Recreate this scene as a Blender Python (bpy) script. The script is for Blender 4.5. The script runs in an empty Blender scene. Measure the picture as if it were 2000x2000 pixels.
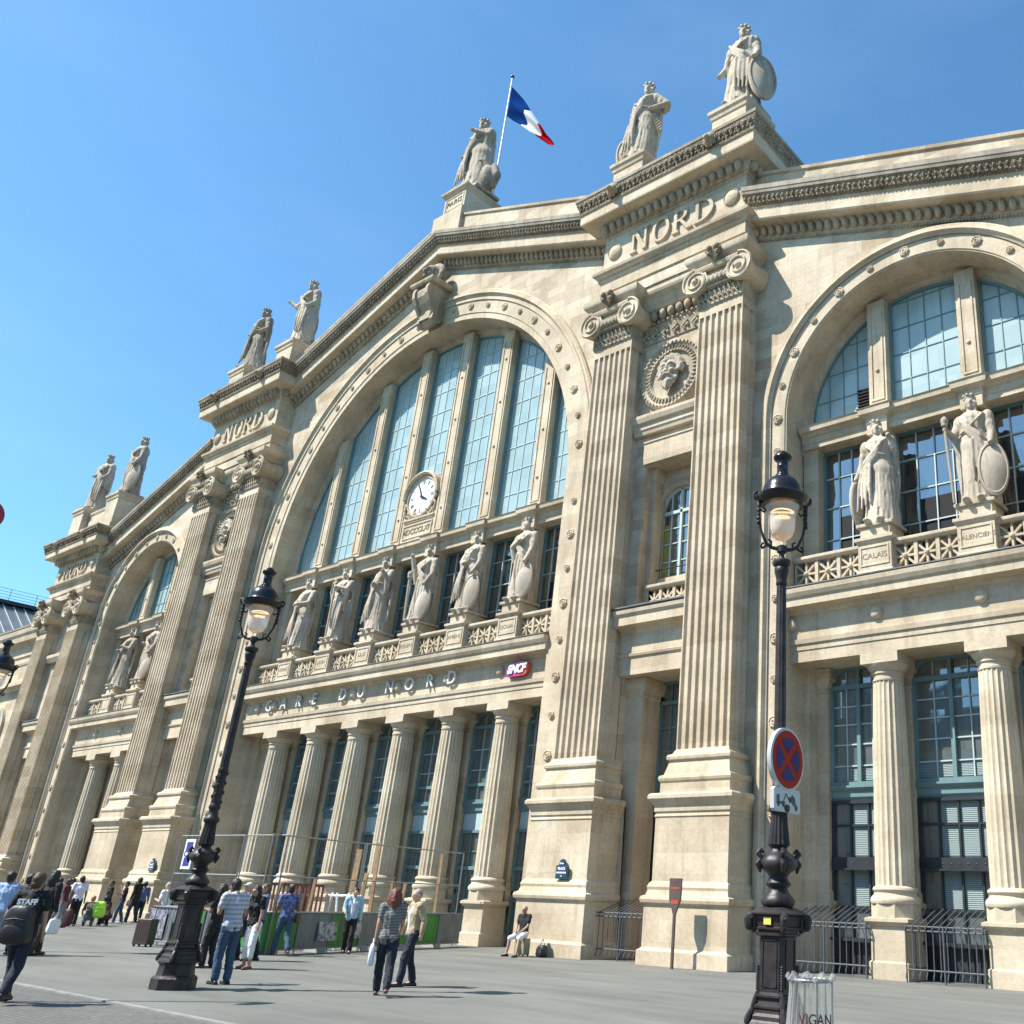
import bpy, bmesh, math, random
from mathutils import Vector, Matrix, noise
PI=math.pi; R_=math.radians; sin,cos=math.sin,math.cos
random.seed(7)
S=bpy.context.scene; COL=S.collection
# ---------------------------------------------------------------- camera, light, exposure
yaw,pitch,roll=.636,.398,.037
F=Vector((-sin(yaw)*cos(pitch),cos(yaw)*cos(pitch),sin(pitch))); Rt=Vector((cos(yaw),sin(yaw),0)); U=Rt.cross(F)
R2=cos(roll)*Rt+sin(roll)*U; U2=-sin(roll)*Rt+cos(roll)*U
cd=bpy.data.cameras.new('camera'); cam=bpy.data.objects.new('camera',cd); COL.objects.link(cam); S.camera=cam
cam.matrix_world=Matrix(((R2.x,U2.x,-F.x,36.539),(R2.y,U2.y,-F.y,-23.09),(R2.z,U2.z,-F.z,1.657),(0,0,0,1)))
cd.sensor_width=36; cd.lens=1826.6/2000*36; cd.shift_x=(1000-1413.4)/2000; cd.shift_y=-(1000-997.8)/2000
cd.clip_end=3000; cd.clip_start=.1
SUN_AZ,SUN_EL=R_(52),R_(52)           # light travels towards (cos az, sin az), downwards by el
w=bpy.data.worlds.new('World'); S.world=w; w.use_nodes=True
nt=w.node_tree; bg=nt.nodes['Background']; sky=nt.nodes.new('ShaderNodeTexSky'); sky.sky_type='NISHITA'; sky.sun_disc=False
sky.sun_elevation=SUN_EL; sky.sun_rotation=math.atan2(-cos(SUN_AZ),-sin(SUN_AZ)); sky.altitude=100; sky.air_density=1.0; sky.dust_density=.6; sky.ozone_density=1.6
hs=nt.nodes.new('ShaderNodeMixRGB'); hs.blend_type='MULTIPLY'; hs.inputs[0].default_value=1; hs.inputs[2].default_value=(.70,1.0,1.08,1); nt.links.new(sky.outputs[0],hs.inputs[1])
sat=nt.nodes.new('ShaderNodeHueSaturation'); sat.inputs['Saturation'].default_value=1.04; sat.inputs['Value'].default_value=1.27; nt.links.new(hs.outputs[0],sat.inputs['Color'])
tcw=nt.nodes.new('ShaderNodeTexCoord'); mw=nt.nodes.new('ShaderNodeMapping'); mw.inputs['Scale'].default_value=(2,2,7); nt.links.new(tcw.outputs['Generated'],mw.inputs['Vector'])
nw=nt.nodes.new('ShaderNodeTexNoise'); nw.inputs['Scale'].default_value=1.6; nw.inputs['Detail'].default_value=8; nt.links.new(mw.outputs[0],nw.inputs['Vector'])
rw=nt.nodes.new('ShaderNodeMapRange'); rw.inputs['From Min'].default_value=.5; rw.inputs['From Max'].default_value=.8; rw.inputs['To Max'].default_value=.07; nt.links.new(nw.outputs['Fac'],rw.inputs['Value'])
mxw=nt.nodes.new('ShaderNodeMixRGB'); mxw.inputs[2].default_value=(5.0,6.4,8.2,1); nt.links.new(rw.outputs[0],mxw.inputs[0]); nt.links.new(sat.outputs[0],mxw.inputs[1])   # faint high haze
nt.links.new(mxw.outputs[0],bg.inputs[0]); bg.inputs[1].default_value=.095
sd=bpy.data.lights.new('sun','SUN'); sd.energy=5.0; sd.angle=R_(.5); sd.color=(1,.955,.88)
so=bpy.data.objects.new('sun',sd); COL.objects.link(so)
so.rotation_euler=Vector((cos(SUN_AZ)*cos(SUN_EL),sin(SUN_AZ)*cos(SUN_EL),-sin(SUN_EL))).to_track_quat('-Z','Y').to_euler()
S.view_settings.view_transform='Standard'; S.view_settings.look='None'; S.view_settings.gamma=1; S.view_settings.use_curve_mapping=False
S.view_settings.exposure=.93
# ---------------------------------------------------------------- helpers
def tag(o,label=None,cat=None,group=None,kind=None):
    if label: o['label']=label
    if cat: o['category']=cat
    if group: o['group']=group
    if kind: o['kind']=kind
    return o
def empty(name,loc=(0,0,0),rz=0,label=None,cat=None,group=None,parent=None):
    o=bpy.data.objects.new(name,None); COL.objects.link(o); o.location=loc; o.rotation_euler=(0,0,rz); o.empty_display_size=.2
    if parent: o.parent=parent
    return tag(o,label,cat,group)
class MB:
    def __init__(s): s.v=[]; s.f=[]; s.m=[]; s.cur=0
    def add(s,vs,fs):
        n=len(s.v); s.v+=[tuple(v) for v in vs]; s.f+=[tuple(i+n for i in f) for f in fs]; s.m+=[s.cur]*len(fs); return s
    def box(s,x0,x1,y0,y1,z0,z1):
        return s.add([(x,y,z) for x in (x0,x1) for y in (y0,y1) for z in (z0,z1)],[(0,1,3,2),(4,6,7,5),(0,4,5,1),(2,3,7,6),(0,2,6,4),(1,5,7,3)])
    def prism(s,poly,y0,y1,ax='y'):          # poly of (x,z) pushed along y (or (y,z) along x, or (x,y) along z)
        n=len(poly); f=(lambda a,b,t:(a,t,b)) if ax=='y' else (lambda a,b,t:(t,a,b)) if ax=='x' else (lambda a,b,t:(a,b,t))
        vs=[f(a,b,y0) for a,b in poly]+[f(a,b,y1) for a,b in poly]
        return s.add(vs,[tuple(range(n)),tuple(range(2*n-1,n-1,-1))]+[(i,i+n,(i+1)%n+n,(i+1)%n) for i in range(n)])
    def wrap(s,prof,x0,x1,y0,y1):            # moulding round a block: left, front, right ; prof=(out,z)
        vs=[];n=len(prof)
        for o,z in prof: vs+=[(x0-o,y1,z),(x0-o,y0-o,z),(x1+o,y0-o,z),(x1+o,y1,z)]
        fs=[(4*i+k,4*i+k+1,4*i+k+5,4*i+k+4) for i in range(n-1) for k in range(3)]
        fs+=[(0,1,2,3),tuple(4*(n-1)+k for k in (3,2,1,0)),tuple(4*i for i in range(n)),tuple(4*i+3 for i in range(n-1,-1,-1))]
        return s.add(vs,fs)
    def run(s,prof,x0,x1,z0=0,z1=0):         # prof=(y,z) swept from x0 to x1, offset in z from z0 to z1
        n=len(prof); vs=[(x0,y,z+z0) for y,z in prof]+[(x1,y,z+z1) for y,z in prof]
        return s.add(vs,[tuple(range(n)),tuple(range(2*n-1,n-1,-1))]+[(i,i+n,(i+1)%n+n,(i+1)%n) for i in range(n)])
    def arch(s,prof,cx,cz,zb,n=64,closed=True):      # prof=(radius,y), legs down to zb
        path=[(cx,cz-(cz-zb),1,0)] if zb<cz else []
        path=[(cx,zb,1,0)] if zb<cz-.01 else []
        path+=[(cx,cz,cos(PI*i/n),sin(PI*i/n)) for i in range(n+1)]
        if zb<cz-.01: path+=[(cx,zb,-1,0)]
        m=len(prof); vs=[(bx+r*dx,y,bz+r*dz) for bx,bz,dx,dz in path for r,y in prof]
        k=m if closed else m-1
        fs=[(i*m+j,i*m+(j+1)%m,(i+1)*m+(j+1)%m,(i+1)*m+j) for i in range(len(path)-1) for j in range(k)]
        if closed: fs+=[tuple(range(m)),tuple((len(path)-1)*m+j for j in range(m-1,-1,-1))]
        return s.add(vs,fs)
    def lathe(s,prof,cx=0,cy=0,cz=0,n=24,fl=0,amp=0,sq=None,rot=0):   # prof=(r,z)
        vs=[]
        for r,z in prof:
            for i in range(n):
                a=2*PI*i/n+rot; q=r
                if fl: q=r*(1-amp*abs(cos(fl*a/2))**1.6)
                vs.append((cx+q*cos(a),cy+q*sin(a),cz+z))
        m=len(prof); fs=[(i*n+j,i*n+(j+1)%n,(i+1)*n+(j+1)%n,(i+1)*n+j) for i in range(m-1) for j in range(n)]
        return s.add(vs,fs+[tuple(range(n-1,-1,-1)),tuple((m-1)*n+j for j in range(n))])
    def ball(s,c,r,n=10,m=6,sc=(1,1,1)):
        vs=[(c[0],c[1],c[2]-r*sc[2])]
        for i in range(1,m):
            t=-PI/2+PI*i/m
            for j in range(n): a=2*PI*j/n; vs.append((c[0]+r*sc[0]*cos(t)*cos(a),c[1]+r*sc[1]*cos(t)*sin(a),c[2]+r*sc[2]*sin(t)))
        vs.append((c[0],c[1],c[2]+r*sc[2])); L=len(vs)-1
        fs=[(0,1+(j+1)%n,1+j) for j in range(n)]+[(1+i*n+j,1+i*n+(j+1)%n,1+(i+1)*n+(j+1)%n,1+(i+1)*n+j) for i in range(m-2) for j in range(n)]
        return s.add(vs,fs+[(L,1+(m-2)*n+j,1+(m-2)*n+(j+1)%n) for j in range(n)])
    def tube(s,p0,p1,r0,r1=None,n=8,cap=0):   # tapered stick, cap=1: round ends
        r1=r0 if r1 is None else r1; p0=Vector(p0);p1=Vector(p1);d=p1-p0
        if d.length<1e-6: return s
        d.normalize();u=d.orthogonal().normalized();v=d.cross(u)
        rings=[(p0,r0),(p1,r1)]
        if cap: rings=[(p0-d*r0*.98,r0*.2),(p0-d*r0*.7,r0*.72),(p0,r0),(p1,r1),(p1+d*r1*.7,r1*.72),(p1+d*r1*.98,r1*.2)]
        vs=[p+u*(r*cos(2*PI*i/n))+v*(r*sin(2*PI*i/n)) for p,r in rings for i in range(n)]; m=len(rings)
        return s.add(vs,[(i*n+j,i*n+(j+1)%n,(i+1)*n+(j+1)%n,(i+1)*n+j) for i in range(m-1) for j in range(n)]+[tuple(range(n-1,-1,-1)),tuple((m-1)*n+j for j in range(n))])
    def path(s,pts,r,n=8,cap=1):
        for i in range(len(pts)-1):
            a=r[i] if isinstance(r,(list,tuple)) else r; b=r[i+1] if isinstance(r,(list,tuple)) else r
            s.tube(pts[i],pts[i+1],a,b,n,cap)
        return s
    def join(s,o,M=None):
        return s.add([(M@Vector(v)) if M else v for v in o.v],o.f)
    def obj(s,name,mat,parent=None,smooth=False,label=None,angle=40,loc=None):
        me=bpy.data.meshes.new(name); me.from_pydata(s.v,[],s.f); me.validate()
        bm=bmesh.new(); bm.from_mesh(me); bmesh.ops.recalc_face_normals(bm,faces=bm.faces); bm.to_mesh(me); bm.free()
        mats=mat if isinstance(mat,(list,tuple)) else [mat]
        for k in mats: me.materials.append(k)
        if len(mats)>1 and len(me.polygons)==len(s.m): me.polygons.foreach_set('material_index',s.m)
        o=bpy.data.objects.new(name,me); COL.objects.link(o)
        if smooth:
            me.shade_smooth(); me.set_sharp_from_angle(angle=R_(angle))
        if parent: o.parent=parent
        if loc: o.location=loc
        if label: o['label']=label
        return o
    def remesh(s,name,mat,parent=None,vox=.02,sm=2,label=None,loc=None,fold=0):   # fuse all pieces into one continuous skin
        o=s.obj(name,mat,parent,loc=loc,label=label)
        a=o.modifiers.new('r','REMESH'); a.mode='VOXEL'; a.voxel_size=vox; a.use_smooth_shade=True
        if sm: b=o.modifiers.new('s','SMOOTH'); b.factor=.5; b.iterations=sm
        dg=bpy.context.evaluated_depsgraph_get(); dg.update()
        me=bpy.data.meshes.new_from_object(o.evaluated_get(dg)); o.modifiers.clear()
        old=o.data; o.data=me; me.name=name; bpy.data.meshes.remove(old)
        me.materials.clear(); me.materials.append(mat); me.shade_smooth()
        if fold:
            sd_=random.random()*50; nm=[v.normal.copy() for v in me.vertices]
            for v,n_ in zip(me.vertices,nm):
                c=v.co; a=noise.noise(Vector((c.x*7+sd_,c.y*7,c.z*5+c.x*9))); b_=noise.noise(Vector((c.x*16,c.y*16+sd_,c.z*22+c.x*14)))
                v.co=c+n_*fold*(1.2*(1-2*abs(a))+.8*(1-2*abs(b_))-.9)
        return o
def dup(o,parent=None):
    c=o.copy(); COL.objects.link(c); c.parent=parent
    for ch in list(o.children): dup(ch,c)
    return c
def textmesh(name,body,size,mat,parent=None,ext=.02,M=None,label=None,bold=0,spacing=1,shear=0,align='CENTER'):
    cu=bpy.data.curves.new(name,'FONT'); cu.body=body; cu.size=size; cu.extrude=ext; cu.offset=bold; cu.align_x=align; cu.align_y='CENTER'; cu.space_character=spacing; cu.shear=shear; cu.resolution_u=6
    t=bpy.data.objects.new(name,cu); COL.objects.link(t); dg=bpy.context.evaluated_depsgraph_get(); dg.update()
    me=bpy.data.meshes.new_from_object(t.evaluated_get(dg)); bpy.data.objects.remove(t); bpy.data.curves.remove(cu)
    me.transform(M); me.materials.clear(); me.materials.append(mat); o=bpy.data.objects.new(name,me); COL.objects.link(o)
    if parent: o.parent=parent
    if label: o['label']=label
    return o
def onwall(x,y,z,s=1): return Matrix.Translation((x,y,z))@Matrix.Rotation(PI/2,4,'X')@Matrix.Scale(s,4)   # text faces -y
# ---------------------------------------------------------------- materials
def mat(name,col,rough=.6,metal=0,spec=.5,bump=0,bscale=30,var=0,vscale=3,emis=0,coat=0,streak=0):
    m=bpy.data.materials.new(name); m.use_nodes=True; n=m.node_tree.nodes; l=m.node_tree.links; b=n['Principled BSDF']
    b.inputs['Base Color'].default_value=(*col,1); b.inputs['Roughness'].default_value=rough; b.inputs['Metallic'].default_value=metal; b.inputs['Specular IOR Level'].default_value=spec
    if coat: b.inputs['Coat Weight'].default_value=coat; b.inputs['Coat Roughness'].default_value=.1
    if var or bump or streak: tc=n.new('ShaderNodeTexCoord')
    if var:
        x=n.new('ShaderNodeTexNoise'); x.inputs['Scale'].default_value=vscale; x.inputs['Detail'].default_value=6; l.new(tc.outputs['Object'],x.inputs['Vector'])
        r=n.new('ShaderNodeValToRGB'); r.color_ramp.elements[0].position=.3; r.color_ramp.elements[1].position=.7
        r.color_ramp.elements[0].color=(*[c*(1-var) for c in col],1); r.color_ramp.elements[1].color=(*[min(1,c*(1+var)) for c in col],1)
        l.new(x.outputs['Fac'],r.inputs['Fac']); l.new(r.outputs['Color'],b.inputs['Base Color'])
    if bump:
        x=n.new('ShaderNodeTexNoise'); x.inputs['Scale'].default_value=bscale; x.inputs['Detail'].default_value=5; l.new(tc.outputs['Object'],x.inputs['Vector'])
        bp=n.new('ShaderNodeBump'); bp.inputs['Strength'].default_value=bump; bp.inputs['Distance'].default_value=.02; l.new(x.outputs['Fac'],bp.inputs['Height']); l.new(bp.outputs['Normal'],b.inputs['Normal'])
    if emis: b.inputs['Emission Color'].default_value=(*col,1); b.inputs['Emission Strength'].default_value=emis
    return m
def stonemat(name,c1,c2,bw=1.15,bh=.43,mort=.006,grime=.25,gcol=(.10,.085,.06),mfac=.75,gthr=.6,bump=.35,carve=0,vert=0):
    c1,c2=[(r*.99,g_*.985,b_*.995) for r,g_,b_ in (c1,c2)]
    m=bpy.data.materials.new(name); m.use_nodes=True; n=m.node_tree.nodes; l=m.node_tree.links; b=n['Principled BSDF']
    b.inputs['Roughness'].default_value=.88; b.inputs['Specular IOR Level'].default_value=.25
    g=n.new('ShaderNodeNewGeometry'); sp=n.new('ShaderNodeSeparateXYZ'); l.new(g.outputs['Position'],sp.inputs[0])
    ad=n.new('ShaderNodeMath'); ad.operation='ADD'; l.new(sp.outputs['X'],ad.inputs[0]); l.new(sp.outputs['Y'],ad.inputs[1])
    cb=n.new('ShaderNodeCombineXYZ'); l.new(ad.outputs[0],cb.inputs['X']); l.new(sp.outputs['Z'],cb.inputs['Y'])
    br=n.new('ShaderNodeTexBrick'); l.new(cb.outputs[0],br.inputs['Vector']); br.inputs['Scale'].default_value=1; br.inputs['Brick Width'].default_value=bw; br.inputs['Row Height'].default_value=bh
    br.inputs['Mortar Size'].default_value=mort; br.inputs['Mortar Smooth'].default_value=.3; br.inputs['Bias'].default_value=-.35
    br.inputs['Color1'].default_value=(*c1,1); br.inputs['Color2'].default_value=(*c2,1); br.inputs['Mortar'].default_value=(*[c*mfac for c in c1],1)
    def noise(scale,det=5,vec=None,rough=.6):
        x=n.new('ShaderNodeTexNoise'); x.inputs['Scale'].default_value=scale; x.inputs['Detail'].default_value=det; x.inputs['Roughness'].default_value=rough
        l.new(vec or g.outputs['Position'],x.inputs['Vector']); return x
    def mix(fac,a,bc,mode='MIX'):
        x=n.new('ShaderNodeMixRGB'); x.blend_type=mode
        if isinstance(fac,float): x.inputs[0].default_value=fac
        else: l.new(fac,x.inputs[0])
        l.new(a,x.inputs[1])
        if isinstance(bc,tuple): x.inputs[2].default_value=(*bc,1)
        else: l.new(bc,x.inputs[2])
        return x.outputs[0]
    def ramp(src,a,bb,ca=(0,0,0),cbb=(1,1,1)):
        r=n.new('ShaderNodeValToRGB'); r.color_ramp.elements[0].position=a; r.color_ramp.elements[1].position=bb; r.color_ramp.elements[0].color=(*ca,1); r.color_ramp.elements[1].color=(*cbb,1); l.new(src,r.inputs[0]); return r.outputs[0]
    c=br.outputs['Color']
    c=mix(1.0,c,ramp(noise(.55,6).outputs['Fac'],.3,.72,(.76,.72,.67),(1.13,1.13,1.12)),'MULTIPLY')
    c=mix(1.0,c,ramp(noise(9,6).outputs['Fac'],.3,.7,(.88,.87,.85),(1.08,1.08,1.08)),'MULTIPLY')
    mp=n.new('ShaderNodeMapping'); mp.inputs['Scale'].default_value=(2.2,2.2,.16); l.new(g.outputs['Position'],mp.inputs['Vector'])
    st=noise(1.0,7,mp.outputs[0],.7)
    c=mix(ramp(st.outputs['Fac'],gthr-.06,gthr+.18,(0,0,0),(grime,)*3),c,gcol)
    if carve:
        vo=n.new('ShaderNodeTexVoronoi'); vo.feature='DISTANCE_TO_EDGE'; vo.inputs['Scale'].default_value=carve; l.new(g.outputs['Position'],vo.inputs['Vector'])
        c=mix(1.0,c,ramp(vo.outputs['Distance'],0,.22,(.55,.53,.50),(1.2,1.18,1.15)),'MULTIPLY')  # relief shading put into the colour: grooves darkened, raised carving lightened
    l.new(c,b.inputs['Base Color'])
    bp=n.new('ShaderNodeBump'); bp.inputs['Strength'].default_value=bump; bp.inputs['Distance'].default_value=.012; l.new(noise(22,7).outputs['Fac'],bp.inputs['Height'])
    b2=n.new('ShaderNodeBump'); b2.inputs['Strength'].default_value=.5; b2.inputs['Distance'].default_value=.008; b2.invert=True; l.new(br.outputs['Fac'],b2.inputs['Height']); l.new(bp.outputs['Normal'],b2.inputs['Normal'])
    last=b2
    if carve:
        b3=n.new('ShaderNodeBump'); b3.inputs['Strength'].default_value=1; b3.inputs['Distance'].default_value=.05; l.new(vo.outputs['Distance'],b3.inputs['Height']); l.new(b2.outputs['Normal'],b3.inputs['Normal']); last=b3
    l.new(last.outputs['Normal'],b.inputs['Normal'])
    return m
M={}
M['wall']=stonemat('ashlar',(.56,.483,.372),(.36,.282,.185),grime=.42,gthr=.57)
M['trim']=stonemat('dressed stone',(.565,.485,.366),(.46,.38,.27),bw=1.6,bh=.6,mort=.004,mfac=.88,grime=.42,gthr=.57)
M['shaft']=stonemat('pilaster stone',(.57,.488,.37),(.43,.345,.235),bw=2.6,bh=.62,mort=.003,mfac=.88,grime=.15)
M['col']=stonemat('column stone',(.565,.493,.376),(.48,.408,.295),bw=3,bh=.9,mort=.003,mfac=.88,grime=.15)
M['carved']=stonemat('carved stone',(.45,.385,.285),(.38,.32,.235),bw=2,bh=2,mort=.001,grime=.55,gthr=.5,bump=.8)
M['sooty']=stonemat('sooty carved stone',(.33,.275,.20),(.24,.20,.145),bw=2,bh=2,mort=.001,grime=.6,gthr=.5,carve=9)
M['crown']=stonemat('weathered crown stone',(.36,.32,.26),(.30,.265,.21),bw=2,bh=2,mort=.002,grime=.6,gthr=.5)
M['statue']=stonemat('statue stone',(.49,.43,.35),(.46,.40,.32),bw=9,bh=9,mort=0,grime=.5,gthr=.52,bump=.8)
M['statue_dark']=stonemat('weathered statue stone',(.40,.35,.28),(.36,.31,.25),bw=9,bh=9,mort=0,grime=.75,gthr=.47,bump=.8)
M['teal']=mat('teal window paint',(.13,.215,.22),.5,var=.12,vscale=2)
M['teal_lt']=mat('pale blue panel paint',(.36,.47,.49),.55,var=.08,vscale=2)
M['bars']=mat('pale glazing bar paint',(.40,.49,.49),.5)
M['iron']=mat('dark iron paint',(.022,.026,.03),.45,var=.3)
M['blind']=mat('grey blinds',(.20,.26,.26),.7)
M['lead']=mat('lead flashing',(.11,.11,.10),.6,var=.3)
M['roof']=mat('zinc roof',(.16,.18,.20),.5,metal=.3,var=.2)
M['white']=mat('white paint',(.8,.8,.8),.4)
M['black']=mat('black gloss',(.012,.012,.013),.35)
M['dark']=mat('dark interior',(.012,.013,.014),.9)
def glass(name,tint,rough=.03,bumpy=.02,spec=1.0,dif=None,pane=None,ior=1.6):
    m=bpy.data.materials.new(name); m.use_nodes=True; n=m.node_tree.nodes; l=m.node_tree.links; b=n['Principled BSDF']
    b.inputs['Base Color'].default_value=(*tint,1); b.inputs['Roughness'].default_value=rough; b.inputs['Specular IOR Level'].default_value=spec; b.inputs['IOR'].default_value=ior
    g=n.new('ShaderNodeNewGeometry'); sp=n.new('ShaderNodeSeparateXYZ'); l.new(g.outputs['Position'],sp.inputs[0])
    cb=n.new('ShaderNodeCombineXYZ')
    # every pane sits at a slightly different angle and has its own tone
    fx=n.new('ShaderNodeMath'); fx.operation='MULTIPLY'; fx.inputs[1].default_value=1/(pane or .6); l.new(sp.outputs['X'],fx.inputs[0])
    fz=n.new('ShaderNodeMath'); fz.operation='MULTIPLY'; fz.inputs[1].default_value=1/1.18; l.new(sp.outputs['Z'],fz.inputs[0])
    for a,k in ((fx,'X'),(fz,'Y')):
        fl=n.new('ShaderNodeMath'); fl.operation='FLOOR'; l.new(a.outputs[0],fl.inputs[0]); l.new(fl.outputs[0],cb.inputs[k])
    wn=n.new('ShaderNodeTexWhiteNoise'); wn.noise_dimensions='2D'; l.new(cb.outputs[0],wn.inputs['Vector'])
    mx=n.new('ShaderNodeMixRGB'); mx.inputs[0].default_value=.10; mx.blend_type='OVERLAY'; mx.inputs[1].default_value=(*tint,1); l.new(wn.outputs['Value'],mx.inputs[2])
    hs=n.new('ShaderNodeHueSaturation'); hs.inputs['Saturation'].default_value=1; l.new(mx.outputs[0],hs.inputs['Color']); l.new(hs.outputs[0],b.inputs['Base Color'])
    vs=n.new('ShaderNodeVectorMath'); vs.operation='SUBTRACT'; vs.inputs[1].default_value=(.5,.5,.5); l.new(wn.outputs['Color'],vs.inputs[0])
    vm=n.new('ShaderNodeVectorMath'); vm.operation='SCALE'; vm.inputs['Scale'].default_value=bumpy; l.new(vs.outputs[0],vm.inputs[0])
    va=n.new('ShaderNodeVectorMath'); va.operation='ADD'; l.new(g.outputs['Normal'],va.inputs[0]); l.new(vm.outputs[0],va.inputs[1])
    nz=n.new('ShaderNodeTexNoise'); nz.inputs['Scale'].default_value=1.3; l.new(g.outputs['Position'],nz.inputs['Vector'])
    bp=n.new('ShaderNodeBump'); bp.inputs['Strength'].default_value=.25; bp.inputs['Distance'].default_value=.03; l.new(nz.outputs['Fac'],bp.inputs['Height']); l.new(va.outputs[0],bp.inputs['Normal'])
    l.new(bp.outputs[0],b.inputs['Normal'])
    return m
M['glass_up']=glass('dusty pale glass',(.30,.40,.405),.22,.02,.5)
M['glass_mid']=glass('reflective glass',(.02,.03,.035),.02,.05,1.0,pane=.7,ior=2.3)
M['glass_low']=glass('dark glass',(.10,.12,.12),.06,.05,.8,pane=.56,ior=2.1)
# ---------------------------------------------------------------- ground
def groundmat(name,c1,c2,kind):
    m=bpy.data.materials.new(name); m.use_nodes=True; n=m.node_tree.nodes; l=m.node_tree.links; b=n['Principled BSDF']; b.inputs['Roughness'].default_value=.9
    g=n.new('ShaderNodeNewGeometry')
    def noise(s,d=6,r=.6):
        x=n.new('ShaderNodeTexNoise'); x.inputs['Scale'].default_value=s; x.inputs['Detail'].default_value=d; x.inputs['Roughness'].default_value=r; l.new(g.outputs['Position'],x.inputs['Vector']); return x
    r=n.new('ShaderNodeValToRGB'); r.color_ramp.elements[0].position=.35; r.color_ramp.elements[1].position=.68; r.color_ramp.elements[0].color=(*c1,1); r.color_ramp.elements[1].color=(*c2,1)
    mp=n.new('ShaderNodeMapping'); mp.inputs['Rotation'].default_value=(0,0,.25); mp.inputs['Scale'].default_value=(.35,1.3,1); l.new(g.outputs['Position'],mp.inputs['Vector']); ns=noise(.6,9,.68); l.new(mp.outputs[0],ns.inputs['Vector']); l.new(ns.outputs['Fac'],r.inputs[0])
    r2=n.new('ShaderNodeValToRGB'); r2.color_ramp.elements[0].position=.3; r2.color_ramp.elements[1].position=.7; r2.color_ramp.elements[0].color=(.68,.68,.68,1); r2.color_ramp.elements[1].color=(1.2,1.2,1.18,1)
    l.new(noise(60 if kind=='a' else 25,4).outputs['Fac'],r2.inputs[0])
    mx=n.new('ShaderNodeMixRGB'); mx.blend_type='MULTIPLY'; mx.inputs[0].default_value=1; l.new(r.outputs[0],mx.inputs[1]); l.new(r2.outputs[0],mx.inputs[2]); c=mx.outputs[0]
    # darker drips, patches and pale chewing-gum specks
    vo=n.new('ShaderNodeTexVoronoi'); vo.inputs['Scale'].default_value=2.3; l.new(g.outputs['Position'],vo.inputs['Vector'])
    r3=n.new('ShaderNodeValToRGB'); r3.color_ramp.elements[0].position=.035; r3.color_ramp.elements[1].position=.05; r3.color_ramp.elements[0].color=(.7,.7,.7,1); r3.color_ramp.elements[1].color=(1,1,1,1); l.new(vo.outputs['Distance'],r3.inputs[0])
    m2=n.new('ShaderNodeMixRGB'); m2.blend_type='MULTIPLY'; m2.inputs[0].default_value=1; l.new(c,m2.inputs[1]); l.new(r3.outputs[0],m2.inputs[2]); c=m2.outputs[0]
    v2=n.new('ShaderNodeTexVoronoi'); v2.inputs['Scale'].default_value=1.7; mq=n.new('ShaderNodeMapping'); mq.inputs['Location'].default_value=(13.1,4.7,0); l.new(g.outputs['Position'],mq.inputs['Vector']); l.new(mq.outputs[0],v2.inputs['Vector'])
    r4=n.new('ShaderNodeValToRGB'); r4.color_ramp.elements[0].position=.022; r4.color_ramp.elements[1].position=.035; r4.color_ramp.elements[0].color=(1.7,1.7,1.6,1); r4.color_ramp.elements[1].color=(1,1,1,1); l.new(v2.outputs['Distance'],r4.inputs[0])
    m4=n.new('ShaderNodeMixRGB'); m4.blend_type='MULTIPLY'; m4.inputs[0].default_value=1; l.new(c,m4.inputs[1]); l.new(r4.outputs[0],m4.inputs[2]); c=m4.outputs[0]
    bp=n.new('ShaderNodeBump'); bp.inputs['Strength'].default_value=.4; bp.inputs['Distance'].default_value=.01
    if kind=='c':
        br=n.new('ShaderNodeTexBrick'); br.inputs['Scale'].default_value=1; br.inputs['Brick Width'].default_value=.16; br.inputs['Row Height'].default_value=.11; br.inputs['Mortar Size'].default_value=.011; l.new(g.outputs['Position'],br.inputs['Vector'])
        br.inputs['Color1'].default_value=(1.1,1.08,1.02,1); br.inputs['Color2'].default_value=(.86,.86,.86,1); br.inputs['Mortar'].default_value=(.68,.68,.68,1)
        m3=n.new('ShaderNodeMixRGB'); m3.blend_type='MULTIPLY'; m3.inputs[0].default_value=1; l.new(c,m3.inputs[1]); l.new(br.outputs['Color'],m3.inputs[2]); c=m3.outputs[0]
        bp.inputs['Distance'].default_value=.015; bp.invert=True; bp.inputs['Strength'].default_value=1; l.new(br.outputs['Fac'],bp.inputs['Height'])
    else: l.new(noise(90,3).outputs['Fac'],bp.inputs['Height'])
    l.new(c,b.inputs['Base Color']); l.new(bp.outputs[0],b.inputs['Normal']); return m
tag(MB().add([(-1500,-1500,-.06),(1500,-1500,-.06),(1500,1500,-.06),(-1500,1500,-.06)],[(0,1,2,3)]).obj('ground',groundmat('street asphalt',(.06,.06,.058),(.075,.074,.07),'a')),kind='structure')
tag(MB().box(-90,90,-15.5,80,-.055,0).obj('pavement',groundmat('pavement asphalt',(.106,.110,.100),(.172,.173,.156),'a')),kind='structure')
tag(MB().box(-90,90,-30,-15.62,-.055,-.02).obj('road',groundmat('cobbled road',(.10,.10,.095),(.135,.133,.125),'c')),kind='structure')
tag(MB().box(-90,90,-15.62,-15.50,-.055,.004).obj('kerb',mat('granite kerb',(.20,.20,.185),.8,var=.2,bump=.3)),kind='structure')
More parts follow.
